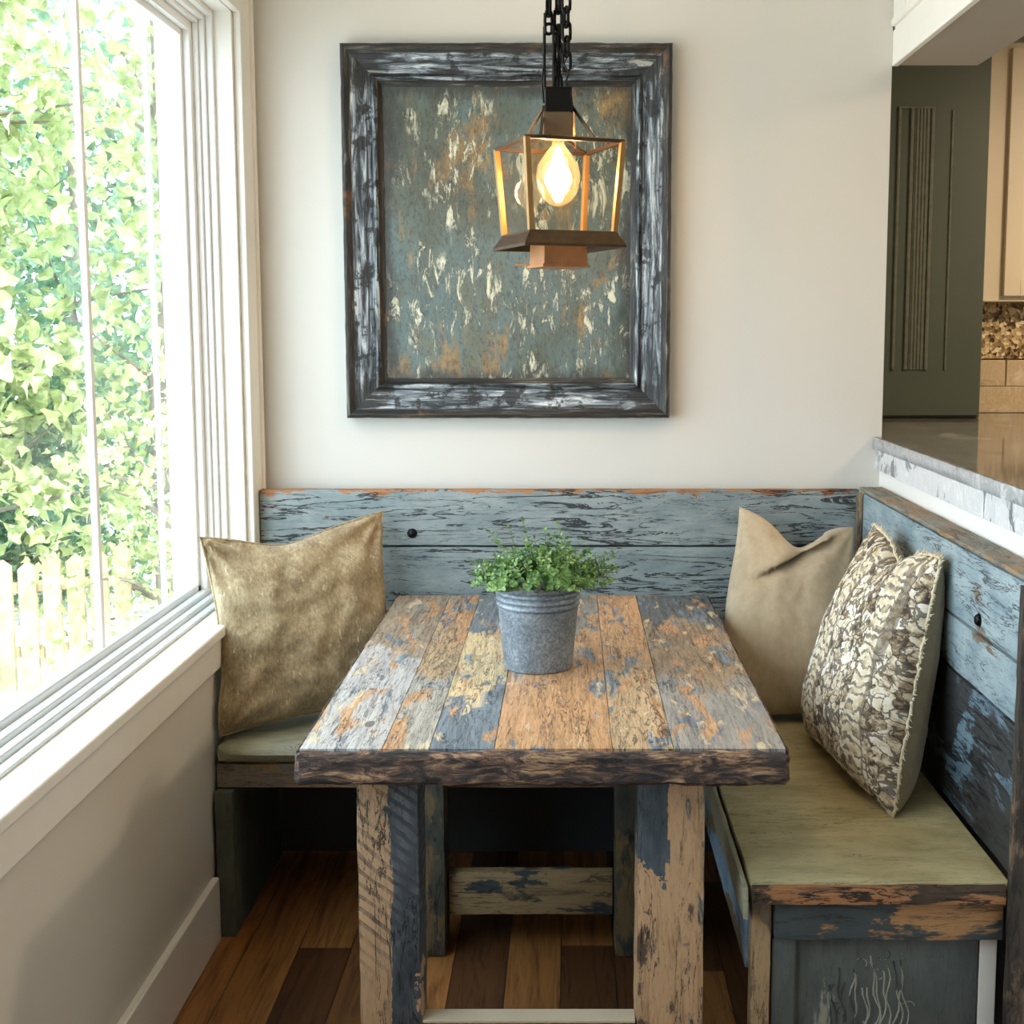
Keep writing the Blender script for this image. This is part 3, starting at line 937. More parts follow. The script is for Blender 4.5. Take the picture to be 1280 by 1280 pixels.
def rail(side):
    bm = bmesh.new()
    N = 60
    L = (FX1 - FX0) if side in 'TB' else (FZ1 - FZ0)
    rows = []
    for i in range(N + 1):
        q = i / N
        row = []
        for (ins, dep) in prof:
            a = ins + (L - 2 * ins) * q
            if side == 'T': p = Vector((FX0 + a, FY - dep, FZ1 - ins))
            if side == 'B': p = Vector((FX0 + a, FY - dep, FZ0 + ins))
            if side == 'L': p = Vector((FX0 + ins, FY - dep, FZ0 + a))
            if side == 'R': p = Vector((FX1 - ins, FY - dep, FZ0 + a))
            if dep > 0:
                d = noise.noise_vector(p * 30) * .0012 + noise.noise_vector(p * 90) * .0007
                p = p + d
            row.append(bm.verts.new(p))
        rows.append(row)
    for A, B_ in zip(rows, rows[1:]):
        for k in range(len(prof) - 1):
            bm.faces.new((A[k], A[k + 1], B_[k + 1], B_[k]))
    return bm
for sd in 'TBLR':
    obj('frame_rail', rail(sd), M_fx if sd in 'TB' else M_fz, pic, sm=55)
t = NT('distressed_panel_paint')
o_ = t.obj
s = t.sep(o_)
v = t.scale(o_, (4.2, 1, 1.6))
big = t.noise(t.scale(o_, (1.6, 1, 1)), 2.4, 5, .55)
n1 = t.noise(v, 4.2, 9, .72, .3)
n2 = t.noise(t.scale(o_, (4.2, 1, 1.3), (4, 0, 2)), 9.0, 10, .82, .6)
n3 = t.noise(t.scale(o_, (2.4, 1, 1.0), (7, 0, 5)), 3.6, 8, .7, .4)
base = t.ramp(big, [(.32, lin('#35382f')), (.44, lin('#54594c')), (.56, lin('#5c6d6a')), (.7, lin('#64614b'))])
och = t.ramp(n1, [(.3, lin('#6b5532')), (.6, lin('#a3814f')), (.8, lin('#b58a5a'))])
gt = t.ramp(t.noise(o_, 4.2, 4, .5), [(.5, 0.0), (.62, 1.0)])
col = t.mix(t.math('MULTIPLY', t.ramp(n3, [(.53, 0.0), (.60, .85)]), 1.0), base, och)
fl = t.math('MULTIPLY', t.ramp(n2, [(.535, 0.0), (.55, 1.0)]), t.ramp(t.noise(t.scale(o_, (1.5, 1, 1), (1, 0, 1)), 3.2, 6, .6), [(.48, 0.0), (.54, 1.0)]))
grit = t.noise(t.scale(o_, (2.0, 1, 1.0)), 60, 6, .8)
col = t.mix(t.math('MULTIPLY', t.ramp(grit, [(.40, 1.0), (.50, 0.0)]), .55), col, lin('#23241f'))
col = t.mix(fl, col, lin('#d2cfb6'))
# dark grime crusted along the four borders of the panel
ax = t.math('ABSOLUTE', s[0]); az = t.math('ABSOLUTE', s[2])
ex = t.math('SUBTRACT', ax, .292); ez = t.math('SUBTRACT', az, .350)
ee = t.math('MAXIMUM', ex, ez)
ee = t.math('ADD', ee, t.math('MULTIPLY', t.math('SUBTRACT', n1, .5), .14))
gm = t.ramp(ee, [(.0, 0.0), (.03, .8)])
grime = t.ramp(n2, [(.4, lin('#1d1c19')), (.58, lin('#3c3a33')), (.63, lin('#8a8778'))])
col = t.mix(gm, col, grime)
t.bump(t.math('ADD', t.math('MULTIPLY', n2, .5), t.math('MULTIPLY', fl, .4)), .8, .004)
M_canvas = t.done(col, .42)
bm = B((FX0 + .10, FX1 - .10, FY - .011, FY - .001, FZ0 + .10, FZ1 - .10))
obj('painted_panel', bm, M_canvas, pic, label='blue-green panel with flaking cream and ochre paint')

# ------------------------------------------------------------------ pillows
def pillow_mesh(BL, BR, TR, TL, T, front, n=56, pinch=.05, dip=0.0, edge=None, wr=.004, seed=0, flat_=.55, sag=0.0, back=1.0):
    """two bulging sheets joined along four concave edges; front = unit vector towards the room"""
    BL, BR, TR, TL = map(Vector, (BL, BR, TR, TL))
    fr_ = Vector(front).normalized()
    bm = bmesh.new()
    size = ((BR - BL).length + (TL - BL).length) / 2
    def outline(u, v):
        # pinch: edges bow inward between the pointed corners
        du = pinch * 4 * v * (1 - v) * (1 - 2 * u)
        dv = pinch * 4 * u * (1 - u) * (1 - 2 * v)
        uu, vv = u + du * (abs(2 * u - 1) ** 2), v + dv * (abs(2 * v - 1) ** 2)
        if edge:
            uu, vv = edge(uu, vv, u, v)
        return BL * (1 - uu) * (1 - vv) + BR * uu * (1 - vv) + TR * uu * vv + TL * (1 - uu) * vv
    grids = []
    for side in (1, -1):
        G = []
        for i in range(n + 1):
            row = []
            for j in range(n + 1):
                u, v = i / n, j / n
                p = outline(u, v)
                on_edge = i in (0, n) or j in (0, n)
                if on_edge and side == -1:
                    row.append(grids[0][i][j]); continue
                if not on_edge:
                    bu = max(0, 1 - abs(2 * u - 1) ** 2.4); bv = max(0, 1 - abs(2 * v - 1) ** 2.4)
                    h = T * (bu * bv) ** (flat_ if side == 1 or back == 1.0 else flat_ * .72)
                    h *= 1 + sag * (0.5 - v)
                    h *= 1 if side == 1 else back
                    q = Vector((u * 5 + seed, v * 5, side * 2.0))
                    h += (noise.noise(q) * wr * 2 + noise.noise(q * 2.7) * wr) * (bu * bv) ** .3
                    # radiating creases near each corner
                    for (cu, cv) in ((0, 0), (1, 0), (0, 1), (1, 1)):
                        r_ = math.hypot(u - cu, v - cv)
                        if r_ < .42:
                            an = math.atan2(abs(v - cv), abs(u - cu))
                            h += math.sin(an * 11 + seed + cu * 2 + cv) * wr * 1.3 * (1 - r_ / .42) * min(1, r_ * 9)
                    p = p + fr_ * side * h
                row.append(bm.verts.new(p))
            G.append(row)
        grids.append(G)
    fl_ = grids
    for s_, G in enumerate(fl_):
        for i in range(n):
            for j in range(n):
                f = (G[i][j], G[i + 1][j], G[i + 1][j + 1], G[i][j + 1])
                bm.faces.new(f if s_ == 0 else f[::-1])
    border = [grids[0][i][0].co.copy() for i in range(n)] + [grids[0][n][j].co.copy() for j in range(n)] + \
             [grids[0][i][n].co.copy() for i in range(n, 0, -1)] + [grids[0][0][j].co.copy() for j in range(n, 0, -1)]
    nfront = n * n
    return bm, border, nfront

def fabric(name, c1, c2, c3, weave=420, rough=.9, patch=7, speck=None, bump=.35):
    t = NT(name)
    n1 = t.noise(t.obj, patch, 6, .6, .6)
    n2 = t.noise(t.scale(t.obj, (1.6, 1.6, .8)), patch * 11, 6, .75)
    wv = t.n('ShaderNodeTexWave', wave_type='BANDS', bands_direction='X'); t.put(wv.inputs['Vector'], t.obj); wv.inputs['Scale'].default_value = weave / 6; wv.inputs['Distortion'].default_value = 1.5
    wz = t.n('ShaderNodeTexWave', wave_type='BANDS', bands_direction='Z'); t.put(wz.inputs['Vector'], t.obj); wz.inputs['Scale'].default_value = weave / 6; wz.inputs['Distortion'].default_value = 1.5
    col = t.ramp(t.math('ADD', t.math('MULTIPLY', n1, .5), t.math('MULTIPLY', n2, .5)), [(.38, lin(c1)), (.5, lin(c2)), (.61, lin(c3))])
    if speck:
        g = t.scale(t.obj, (1, 1, .35))
        sp = t.noise(g, 75, 5, .8)
        spm = t.ramp(sp, [(.60, 0.0), (.66, 1.0)])
        col = t.mix(t.math('MULTIPLY', spm, .6), col, lin(speck))
    h = t.math('ADD', t.math('MULTIPLY', t.noise(t.obj, 500, 2, .5), .5), t.math('MULTIPLY', n2, .8))
    t.bump(h, bump, .003)
    m = t.done(col, rough)
    t.put(t.b.inputs['Sheen Weight'], .25)
    return m
M_gold = fabric('gold_brown_chenille', '#7c6a4b', '#a48f6b', '#c7b48f', speck='#f6e6be', patch=8, bump=1.0)
M_beige = fabric('plain_beige_linen', '#a8967a', '#b3a184', '#bdab8f', patch=4, bump=.2)
M_back = fabric('olive_tan_cotton', '#85775a', '#93856a', '#9f9277', patch=4, bump=.2)

def gold_edge(uu, vv, u, v):
    vv -= .055 * math.exp(-((u - .42) / .22) ** 2) * v ** 2      # dipped top edge
    uu -= .02 * math.exp(-((v - .12) / .12) ** 2) * (1 - u)
    return uu, vv
bm, bd, _ = pillow_mesh((-.838, 2.995, .492), (-.43, 3.24, .490), (-.500, 3.38, .985), (-.893, 3.055, .968), .062,
                        (.50, -.80, .30), pinch=.045, edge=gold_edge, wr=.010, seed=2, sag=.5)
pg = thing('throw_pillow', 'mottled gold-brown pillow leaning beside the window on the back bench', 'pillow', (-.65, 3.15, .49), group=None)
obj('cover', bm, M_gold, pg, sm=180)
bm = bmesh.new(); tube(bm, bd, .0028, 6, closed=True)
obj('seam', bm, M_gold, pg, sm=180)

def beige_edge(uu, vv, u, v):
    vv -= .12 * math.exp(-((u - .51) / .20) ** 2) * max(0, v) ** 3
    uu -= .09 * math.exp(-((v - .50) / .32) ** 2) * (1 - u)
    return uu, vv
bm, bd, _ = pillow_mesh((.385, 3.10, .495), (.74, 3.10, .495), (.752, 3.34, .950), (.452, 3.36, 1.0), .070,
                        (-.15, -.90, .40), pinch=.035, edge=beige_edge, wr=.0025, seed=9, sag=.5)
# the folded-over crease running left from the dip in the top edge
A_, B_ = Vector((.655, .915)), Vector((.480, .840))
for v in bm.verts:
    if v.co.y < 3.33 and v.co.z > .7:
        p2 = Vector((v.co.x, v.co.z)); ab = B_ - A_
        q = max(0, min(1, (p2 - A_).dot(ab) / ab.length_squared))
        dvec = p2 - (A_ + ab * q)
        side = ab.x * dvec.y - ab.y * dvec.x            # negative above the crease
        d = dvec.length
        fade = 1 - max(0, q - .55) * 1.9
        if side > 0:
            v.co.y += .030 * math.exp(-(d / .022) ** 2) * fade
        else:
            v.co.y -= .016 * math.exp(-((d - .016) / .020) ** 2) * fade
pb = thing('throw_pillow', 'plain beige pillow with a creased top edge in the corner of the benches', 'pillow', (.58, 3.15, .49))
obj('cover', bm, M_beige, pb, sm=180)

# patterned pillow, front printed, back plain, fringed seam
def print_mat():
    t = NT('cream_and_brown_print')
    at = t.n('ShaderNodeAttribute'); at.attribute_name = 'uvw'
    uv = at.outputs['Vector']
    s = t.sep(uv)
    band = t.noise(t.scale(uv, (4.5, .4, 1)), 1.4, 2, .4)
    # painterly petals
    wp = t.n('ShaderNodeVectorMath', operation='ADD')
    nz = t.n('ShaderNodeTexNoise'); t.put(nz.inputs['Vector'], uv); nz.inputs['Scale'].default_value = 13; nz.inputs['Detail'].default_value = 5
    sc = t.n('ShaderNodeVectorMath', operation='SCALE'); t.put(sc.inputs[0], nz.outputs['Color']); sc.inputs['Scale'].default_value = .13
    t.put(wp.inputs[0], uv); t.put(wp.inputs[1], sc.outputs[0])
    vo = t.n('ShaderNodeTexVoronoi', feature='DISTANCE_TO_EDGE'); t.put(vo.inputs['Vector'], t.scale(wp.outputs[0], (1.25, 1, 1))); vo.inputs['Scale'].default_value = 21
    vc = t.n('ShaderNodeTexVoronoi'); t.put(vc.inputs['Vector'], t.scale(wp.outputs[0], (1.25, 1, 1))); vc.inputs['Scale'].default_value = 21
    hue = t.sep(vc.outputs['Color'])[0]
    n2 = t.noise(uv, 26, 6, .7)
    petal = t.ramp(t.math('ADD', t.math('MULTIPLY', hue, .25), t.math('MULTIPLY', n2, .75)), [(.34, lin('#4f4237')), (.42, lin('#a08a6c')), (.50, lin('#dccdb0')), (.62, lin('#eee6d6'))])
    n5 = t.noise(t.scale(uv, (1, 1, 1)), 13, 4, .6, .5)
    thick = t.ramp(n5, [(.36, .015), (.68, .17)])
    line = t.math('LESS_THAN', vo.outputs['Distance'], thick)
    print_ = t.mix(t.math('MULTIPLY', line, .78), petal, lin('#3a3029'))
    # ladder bands: horizontal rungs between two rails
    w = t.n('ShaderNodeTexWave', wave_type='BANDS', bands_direction='Y'); t.put(w.inputs['Vector'], wp.outputs[0]); w.inputs['Scale'].default_value = 7.5; w.inputs['Distortion'].default_value = 4.5; w.inputs['Detail Scale'].default_value = 3
    w.inputs['Detail'].default_value = 4
    rung = t.ramp(w.outputs['Fac'], [(.60, 0.0), (.68, 1.0)])
    rung = t.math('MULTIPLY', rung, t.ramp(n2, [(.40, 0.2), (.52, 1.0)]))
    lad = t.mix(t.math('MULTIPLY', rung, .8), t.ramp(n2, [(.4, lin('#cfbb94')), (.6, lin('#e9dfca'))]), lin('#463c34'))
    # which columns are petals and which are ladders
    colm = t.math('FRACT', t.math('ADD', t.math('MULTIPLY', s[0], 2.2), t.math('MULTIPLY', band, .6)))
    sel = t.ramp(colm, [(.26, 0.0), (.30, 1.0)])
    col = t.mix(sel, lad, print_)
    seam = t.math('LESS_THAN', t.math('ABSOLUTE', t.math('SUBTRACT', colm, .28)), .022)
    col = t.mix(t.math('MULTIPLY', seam, .6), col, lin('#5a4c3e'))
    h = t.math('ADD', t.math('MULTIPLY', n2, .6), t.math('MULTIPLY', line, -.4))
    t.bump(h, .4, .004)
    m = t.done(col, .9)
    return m
M_print = print_mat()
def print_edge(uu, vv, u, v):
    vv -= .075 * math.exp(-((u - .52) / .16) ** 2) * v ** 3       # saddle between the two top corners
    return uu, vv
n = 56
bm, bd, nf = pillow_mesh((.578, 3.01, .494), (.650, 2.474, .493), (.764, 2.60, 1.0), (.728, 3.03, 1.003), .112,
                         (-.93, -.22, .25), pinch=.025, edge=print_edge, wr=.004, seed=5, sag=.5, n=n, back=.86)
# bulge corners softly
pp = thing('throw_pillow', 'cream and dark brown patterned pillow leaning on the right side backrest', 'pillow', (.65, 2.75, .49))
bm.faces.ensure_lookup_table()
lay = bm.verts.layers.float_vector.new('uvw')
bm.verts.ensure_lookup_table()
# verts of the first grid come first, in (i, j) order
k = 0
for i in range(n + 1):
    for j in range(n + 1):
        bm.verts[k][lay] = Vector((i / n, j / n, 0))
        k += 1
for idx, f in enumerate(bm.faces):
    f.material_index = 0 if idx < nf else 1
obj('cover', bm, [M_print, M_back], pp, sm=180)
bm = bmesh.new()
rng = random.Random(2)
fr_pts = []
for q, p in enumerate(bd):
    fr_pts.append(p + Vector((rng.uniform(-1, 1), rng.uniform(-1, 1), rng.uniform(-1, 1))) * .0025)
tube(bm, fr_pts, .0035, 6, closed=True)
cen = sum(bd, Vector()) / len(bd)
for q, p in enumerate(bd):
    for r_ in range(3):
        d = (p - cen).normalized() * rng.uniform(.004, .012) + Vector((rng.uniform(-1, 1), rng.uniform(-1, 1), rng.uniform(-1, 1))) * .005
        nx_ = bd[(q + 1) % len(bd)]
        a_ = p.lerp(nx_, rng.random())
        tube(bm, [a_, a_ + d * .6, a_ + d + Vector((0, 0, rng.uniform(-.003, .003)))], [.0016, .0012, .0006], 4)
M_fringe = fabric('cream_fringe', '#b8a684', '#d6c7a6', '#e8dcc2', patch=20)
obj('fringe', bm, M_fringe, pp, sm=180, label='frayed cream seam')

# ------------------------------------------------------------------ bucket with herbs
PB = (-.066, 2.635, .7625)
pot = thing('potted_herb', 'galvanised metal bucket with bushy green herb standing on the table', 'plant', PB)
t = NT('galvanised_steel')
vo = t.n('ShaderNodeTexVoronoi'); t.put(vo.inputs['Vector'], t.obj); vo.inputs['Scale'].default_value = 220
n1 = t.noise(t.obj, 160, 5, .7); n2 = t.noise(t.obj, 14, 4)
col = t.ramp(t.math('ADD', t.math('MULTIPLY', n1, .6), t.math('MULTIPLY', n2, .4)), [(.36, lin('#596066')), (.5, lin('#7b838a')), (.64, lin('#a6aeb5'))])
t.bump(n1, .15, .002)
M_galv = t.done(col, .5, .45)
rb_, rt_, hb = .0715, .0905, .196
def rad(z): return rb_ + (rt_ - rb_) * z / hb
prof = [(.001, .003), (rb_ - .003, .003), (rb_ - .001, 0.0), (rb_ + .001, .002)]
z = .01
prof += [(rad(z_), z_) for z_ in (.01, .04, .08, .11, .128)]
for zc in (.136, .149, .162):
    prof += [(rad(zc - .0062) - .0022, zc - .0062), (rad(zc) + .0022, zc - .003), (rad(zc) + .003, zc), (rad(zc) + .0022, zc + .003), (rad(zc + .0062) - .0022, zc + .0062)]
prof += [(rad(.175), .175), (rad(.19), .190), (rad(.194) + .0022, .192), (rad(.194) + .003, .1955), (rad(.194) + .0005, .198), (rad(.194) - .002, .1955), (rad(.17) - .003, .170), (rad(.16) - .003, .160)]
bm = bmesh.new()
lathe(bm, [(r, z + PB[2]) for r, z in prof], 64, (PB[0], PB[1]))
obj('bucket', bm, M_galv, pot, sm=35)
bm = bmesh.new()
rings = lathe(bm, [(.0005, .178 + PB[2]), (.03, .180 + PB[2]), (.06, .176 + PB[2]), (rad(.17) - .005, .172 + PB[2])], 40, (PB[0], PB[1]))
for v in bm.verts:
    v.co += noise.noise_vector(v.co * 60) * .003
obj('soil', bm, flat('dark_soil', '#1c1510', .95, var=.2, scale=60, bump=.6), pot, sm=60)

def herb_mat():
    t = NT('herb_leaves')
    n = t.noise(t.obj, 28, 3)
    col = t.ramp(n, [(.3, lin('#35542b')), (.46, lin('#5a8042')), (.57, lin('#86a860')), (.70, lin('#b5cb8c'))])
    t.done(col, .45)
    tr = t.n('ShaderNodeBsdfTranslucent'); t.put(tr.inputs[0], col)
    mx = t.n('ShaderNodeMixShader'); mx.inputs[0].default_value = .25
    t.t.links.new(t.b.outputs[0], mx.inputs[1]); t.t.links.new(tr.outputs[0], mx.inputs[2])
    t.t.links.new(mx.outputs[0], t.t.nodes['Material Output'].inputs['Surface'])
    return t.m
M_herb = herb_mat()
M_stem = flat('herb_stem', '#5d6a38', .6)
rng = random.Random(21)
V, F = [], []
off = Vector(PB)
sb = bmesh.new()
def herb_leaf(p, d, nrm, s):
    d = d.normalized(); sd = d.cross(nrm)
    if sd.length < .01: sd = d.orthogonal()
    sd.normalize(); nn = sd.cross(d)
    b0 = len(V)
    shape = [(0, 0, 0), (.30, .22, .06), (.42, .5, .08), (.27, .8, .03), (0, 1.0, -.06), (-.27, .8, .03), (-.42, .5, .08), (-.30, .22, .06), (0, .5, -.02)]
    for (x, y, z_) in shape:
        V.append(tuple(p - off + sd * x * s + d * y * s + nn * z_ * s))
    for k_ in range(8):
        F.append((b0 + 8, b0 + k_, b0 + (k_ + 1) % 8))
top = Vector((PB[0], PB[1], PB[2] + .178))
def stem(base, dr, L, nl, s, curl=.0):
    pts = []
    p = base.copy(); d = dr.normalized()
    st = L / 7
    for i in range(8):
        pts.append(p.copy())
        d = (d + Vector((rng.gauss(0, .09), rng.gauss(0, .09), rng.gauss(0, .05) - curl * .12))).normalized()
        p = p + d * st
    tube(sb, pts, [.0011 * (1 - i / 12) for i in range(8)], 4)
    for k_ in range(nl):
        q = .12 + .9 * k_ / nl
        i = min(6, int(q * 7)); fq = q * 7 - i
        c = pts[i].lerp(pts[i + 1], min(1, fq))
        ax_ = (pts[i + 1] - pts[i]).normalized()
        o1 = Matrix.Rotation(rng.random() * 6.283, 3, ax_) @ ax_.orthogonal().normalized()
        for sg in (1, -1):
            herb_leaf(c, o1 * sg + ax_ * .5, ax_ + Vector((0, 0, .4)), s * rng.uniform(.65, 1.25) * (1.1 - .35 * q))
    herb_leaf(pts[-1], d, Vector((0, 0, 1)), s * .8)
for k in range(230):
    a_ = rng.random() * 6.283; rr = .076 * math.sqrt(rng.random())
    base = top + Vector((math.cos(a_) * rr, math.sin(a_) * rr, -.004))
    tilt = rr / .076
    dr = Vector((math.cos(a_) * (.15 + 1.25 * tilt), math.sin(a_) * (.15 + 1.15 * tilt), 1.0))
    L = rng.uniform(.055, .110) * (1.0 - .12 * tilt) * (1.14 if base.x > PB[0] else .90)
    stem(base, dr, L, rng.randint(7, 11), .0125, curl=tilt)
# the few longer sprigs that break the outline
for (bx_, dx, dz, L) in ((-.045, -.28, 1.0, .135), (-.04, -.18, 1.0, .12), (.0, .12, 1.0, .135), (.035, .9, .75, .15), (.05, 1.1, .8, .145), (.03, .5, 1.0, .125), (-.06, -1.2, .45, .075), (.06, 1.6, .35, .10), (.02, .3, 1.0, .12)):
    stem(top + Vector((bx_, rng.uniform(-.03, .03), -.004)), Vector((dx, rng.uniform(-.2, .2), dz)), L, 9, .015, curl=.2)
me = bpy.data.meshes.new('foliage')
me.from_pydata(V, [], F)
me.materials.append(M_herb)
o = bpy.data.objects.new('foliage', me); C.objects.link(o); o.parent = pot
obj('stems', sb, M_stem, pot)

# ------------------------------------------------------------------ lantern
LX, LY = -.024, 2.75
lan = thing('pendant_lantern', 'glass and bronze lantern with glowing bulb hanging on chains over the table', 'lamp', (LX, LY, 1.6))
M_bronze = flat('aged_bronze', '#5a4530', .42, metal=.75, var=.12, scale=30, bump=.1)
M_brass = flat('warm_brass_post', '#a8814e', .4, metal=.6, var=.06, scale=30, bump=.05)
M_black = flat('black_iron', '#1f1b18', .45, metal=.8, var=.1, scale=40, bump=.1)
M_socket = flat('bronze_socket', '#6b5439', .5, metal=.5, var=.08, scale=20, bump=.1)
M_wood_base = flat('copper_base', '#b37b4c', .5, metal=.3, var=.12, scale=20, bump=.2)
AA = math.radians(24.8)
def cor(r, k, z):
    """corner k of a turned square: 0 front, 1 right, 2 back, 3 left"""
    a_ = {0: (-math.sin(AA), -math.cos(AA)), 1: (math.cos(AA), -math.sin(AA)), 2: (math.sin(AA), math.cos(AA)), 3: (-math.cos(AA), math.sin(AA))}[k]
    return Vector((LX + a_[0] * r, LY + a_[1] * r, z))
ZT, ZB = 1.850, 1.668
RT, RB = .147, .129
def sq_prism(bm, r0, z0, r1, z1):
    A = [bm.verts.new(cor(r0, k, z0)) for k in range(4)]
    B_ = [bm.verts.new(cor(r1, k, z1)) for k in range(4)]
    for k in range(4):
        bm.faces.new((A[k], A[(k + 1) % 4], B_[(k + 1) % 4], B_[k]))
    bm.faces.new(A[::-1]); bm.faces.new(B_)
bm = bmesh.new()
for k in range(4):
    bar(bm, cor(RT, k, ZT), cor(RT, (k + 1) % 4, ZT), .009, .007)
    bar(bm, cor(.040, k, ZT + .016), cor(RT, k, ZT), .006, .005)
obj('top_frame', bm, M_bronze, lan)
for k in range(4):
    bm = bmesh.new()
    bar(bm, cor(RB, k, ZB), cor(RT, k, ZT), .011, .011, up=(math.cos(AA), math.sin(AA), 0))
    obj('corner_post', bm, M_brass, lan)
# glass
t = NT('lantern_glass')
lp = t.n('ShaderNodeBsdfTransparent'); lp.inputs[0].default_value = (.97, .96, .93, 1)
gl = t.n('ShaderNodeBsdfGlossy'); gl.inputs['Roughness'].default_value = .05
fr = t.math('MULTIPLY', facing(t), .35)
mx = t.n('ShaderNodeMixShader')
t.t.links.new(fr, mx.inputs[0]); t.t.links.new(lp.outputs[0], mx.inputs[1]); t.t.links.new(gl.outputs[0], mx.inputs[2])
t.t.links.new(mx.outputs[0], t.t.nodes['Material Output'].inputs['Surface'])
M_lglass = t.m
for k in range(4):
    bm = bmesh.new()
    vs = [cor(RB * .985, k, ZB + .002), cor(RB * .985, (k + 1) % 4, ZB + .002), cor(RT * .985, (k + 1) % 4, ZT - .003), cor(RT * .985, k, ZT - .003)]
    nrm = (vs[1] - vs[0]).cross(vs[3] - vs[0]).normalized() * .002
    fa = [bm.verts.new(p) for p in vs]; fb = [bm.verts.new(p - nrm) for p in vs]
    bm.faces.new(fa); bm.faces.new(fb[::-1])
    for i in range(4):
        bm.faces.new((fa[i], fa[(i + 1) % 4], fb[(i + 1) % 4], fb[i]))
    obj('glass_pane', bm, M_lglass, lan)
# flared tray
bm = bmesh.new()
ringp = [(.118, ZB), (.135, ZB), (.137, ZB - .005), (.156, 1.641), (.157, 1.635), (.150, 1.635), (.130, ZB - .008), (.118, ZB - .008)]
rg = [[bm.verts.new(cor(r_, k, z_)) for k in range(4)] for r_, z_ in ringp]
for a_ in range(len(rg)):
    b_ = (a_ + 1) % len(rg)
    for k in range(4):
        bm.faces.new((rg[a_][k], rg[a_][(k + 1) % 4], rg[b_][(k + 1) % 4], rg[b_][k]))
for k in (0, 1):
    bar(bm, cor(.125, k, ZB - .004), cor(.125, k + 2, ZB - .004), .010, .006)
obj('tray', bm, M_bronze, lan)
bm = bmesh.new()
sq_prism(bm, .068, 1.602, .066, 1.6595)
sq_prism(bm, .074, 1.596, .074, 1.602)
bar(bm, cor(.07, 3, 1.604) + Vector((-.03, 0, 0)), cor(.07, 3, 1.604), .004, .004)
obj('base_box', bm, M_wood_base, lan, label='copper coloured box under the tray')
# socket cover
bm = bmesh.new()
box(bm, LX - .031, LX + .031, LY - .031, LY + .031, 1.864, 1.915, bevel=.002)
obj('socket_cover', bm, M_socket, lan)
bm = bmesh.new()
box(bm, LX - .027, LX + .029, LY - .028, LY + .028, 1.9152, 1.966, bevel=.002)
obj('socket_cap', bm, M_black, lan)
bm = bmesh.new()
bm.free()
for sgn, kk in ((-1, 0), (1, 2), (-1, 3), (1, 1)):
    bm = bmesh.new()
    bar(bm, (LX + sgn * .030, LY, 1.93), cor(.085, kk, ZT + .006), .0055, .0055)
    obj('brace_rod', bm, M_bronze, lan)
# bulb
t = NT('bulb_glass')
lp = t.n('ShaderNodeBsdfTransparent'); lp.inputs[0].default_value = (1.0, .93, .80, 1)
gl = t.n('ShaderNodeBsdfGlossy'); gl.inputs['Roughness'].default_value = .03
fr = facing(t)
mx = t.n('ShaderNodeMixShader')
t.t.links.new(fr, mx.inputs[0]); t.t.links.new(lp.outputs[0], mx.inputs[1]); t.t.links.new(gl.outputs[0], mx.inputs[2])
t.t.links.new(mx.outputs[0], t.t.nodes['Material Output'].inputs['Surface'])
tl_ = t.n('ShaderNodeBsdfTranslucent'); tl_.inputs[0].default_value = (1.0, .80, .52, 1)
mt = t.n('ShaderNodeMixShader'); mt.inputs[0].default_value = .10
t.t.links.new(mx.outputs[0], mt.inputs[1]); t.t.links.new(tl_.outputs[0], mt.inputs[2])
t.t.links.new(mt.outputs[0], t.t.nodes['Material Output'].inputs['Surface'])
bm = bmesh.new()
bp = [(.012, 1.862), (.014, 1.850), (.026, 1.835), (.042, 1.812), (.047, 1.785), (.042, 1.758), (.028, 1.736), (.010, 1.726), (.0005, 1.724)]
lathe(bm, bp, 32, (LX, LY))
bulb = obj('bulb', bm, t.m, lan, sm=60)
t = NT('glowing_filament')
t.b.inputs['Emission Color'].default_value = (1.0, .66, .30, 1)
t.b.inputs['Emission Strength'].default_value = 16
M_fil = t.done((1, .8, .5, 1), .5)
bm = bmesh.new()
lathe(bm, [(.0005, 1.850), (.006, 1.845), (.010, 1.828), (.018, 1.810), (.027, 1.792), (.029, 1.776), (.022, 1.760), (.012, 1.750), (.012, 1.742), (.007, 1.734), (.0005, 1.732)], 20, (LX, LY))
obj('filament', bm, M_fil, bulb, sm=60)
pl = light('bulb_light', 'POINT', (LX, LY, 1.785), energy=36.0, color=(1.0, .63, .33), shadow_soft_size=.034)
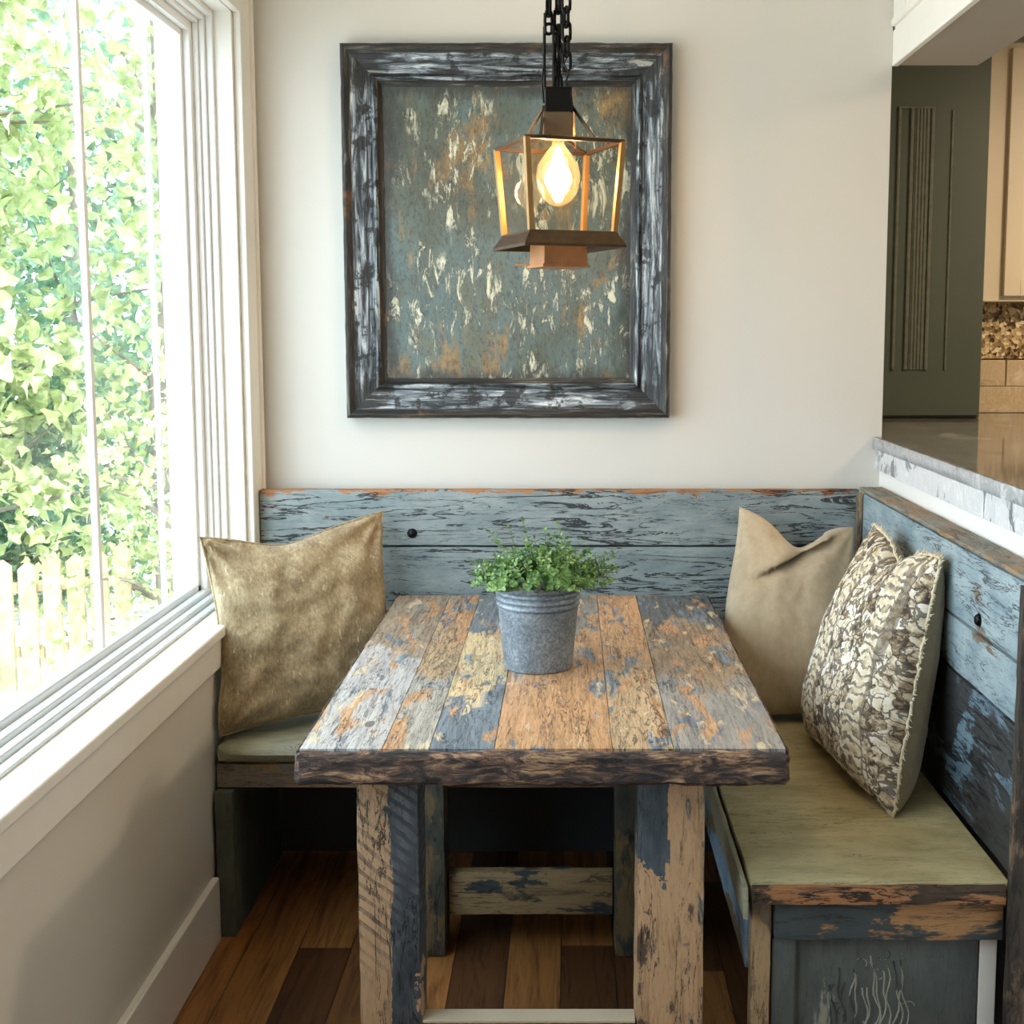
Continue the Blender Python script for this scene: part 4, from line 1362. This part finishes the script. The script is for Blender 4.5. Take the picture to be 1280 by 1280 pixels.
# chains up to the ceiling
def link(bm, c, L, w, r, yaw, tilt=0):
    pts = []
    for i in range(16):
        a_ = 2 * math.pi * i / 16
        x = math.cos(a_) * w / 2; z_ = math.sin(a_)
        z_ = (L / 2 - w / 2) * (1 if z_ > 0 else -1) * min(1, abs(z_) * 3) + math.sin(a_) * w / 2
        p = Vector((x, 0, z_))
        p = Matrix.Rotation(yaw, 3, 'Z') @ (Matrix.Rotation(tilt, 3, 'Y') @ p)
        pts.append(Vector(c) + p)
    tube(bm, pts, r, 6, closed=True)
for (x0, y0, x1, z0, L, w, r, sd) in ((.018, -.01, .012, 2.02, .040, .018, .0037, 1), (-.020, .0, -.012, 2.10, .046, .016, .0037, 2), (.000, .012, .000, 1.975, .044, .016, .0037, 3)):
    bm = bmesh.new()
    z_ = z0; i = 0
    while z_ < 2.60:
        q = (z_ - z0) / (2.60 - z0)
        link(bm, (LX + x0 * (1 - q * .3), LY + y0, z_), L, w, r, math.radians(25 + 90 * (i % 2)))
        z_ += L - 2 * r - .003; i += 1
    obj('chain', bm, M_black, lan, sm=60)
bm = bmesh.new()
link(bm, (LX - .019, LY, 2.03), .135, .020, .0036, math.radians(10))
link(bm, (LX - .004, LY - .004, 2.02), .115, .014, .003, math.radians(40))
tube(bm, [(LX + .020, LY - .012, 2.03), (LX + .012, LY - .02, 2.012), (LX + .022, LY - .022, 1.995), (LX + .016, LY - .02, 1.975), (LX + .026, LY - .026, 1.955), (LX + .030, LY - .026, 1.925), (LX + .028, LY - .030, 1.912)], .0026, 6)
tube(bm, [(LX - .028, LY - .01, 2.02), (LX - .034, LY - .012, 1.98), (LX - .030, LY - .01, 1.935)], .0026, 6)
obj('hanger', bm, M_black, lan, sm=60)
bm = bmesh.new()
lathe(bm, [(.0005, 2.575), (.02, 2.58), (.05, 2.598), (.055, 2.619), (.0005, 2.6195)], 32, (LX, LY))
obj('ceiling_rose', bm, M_black, lan, sm=40)

for o in bpy.data.objects:
    if '_at' in o:
        del o['_at']
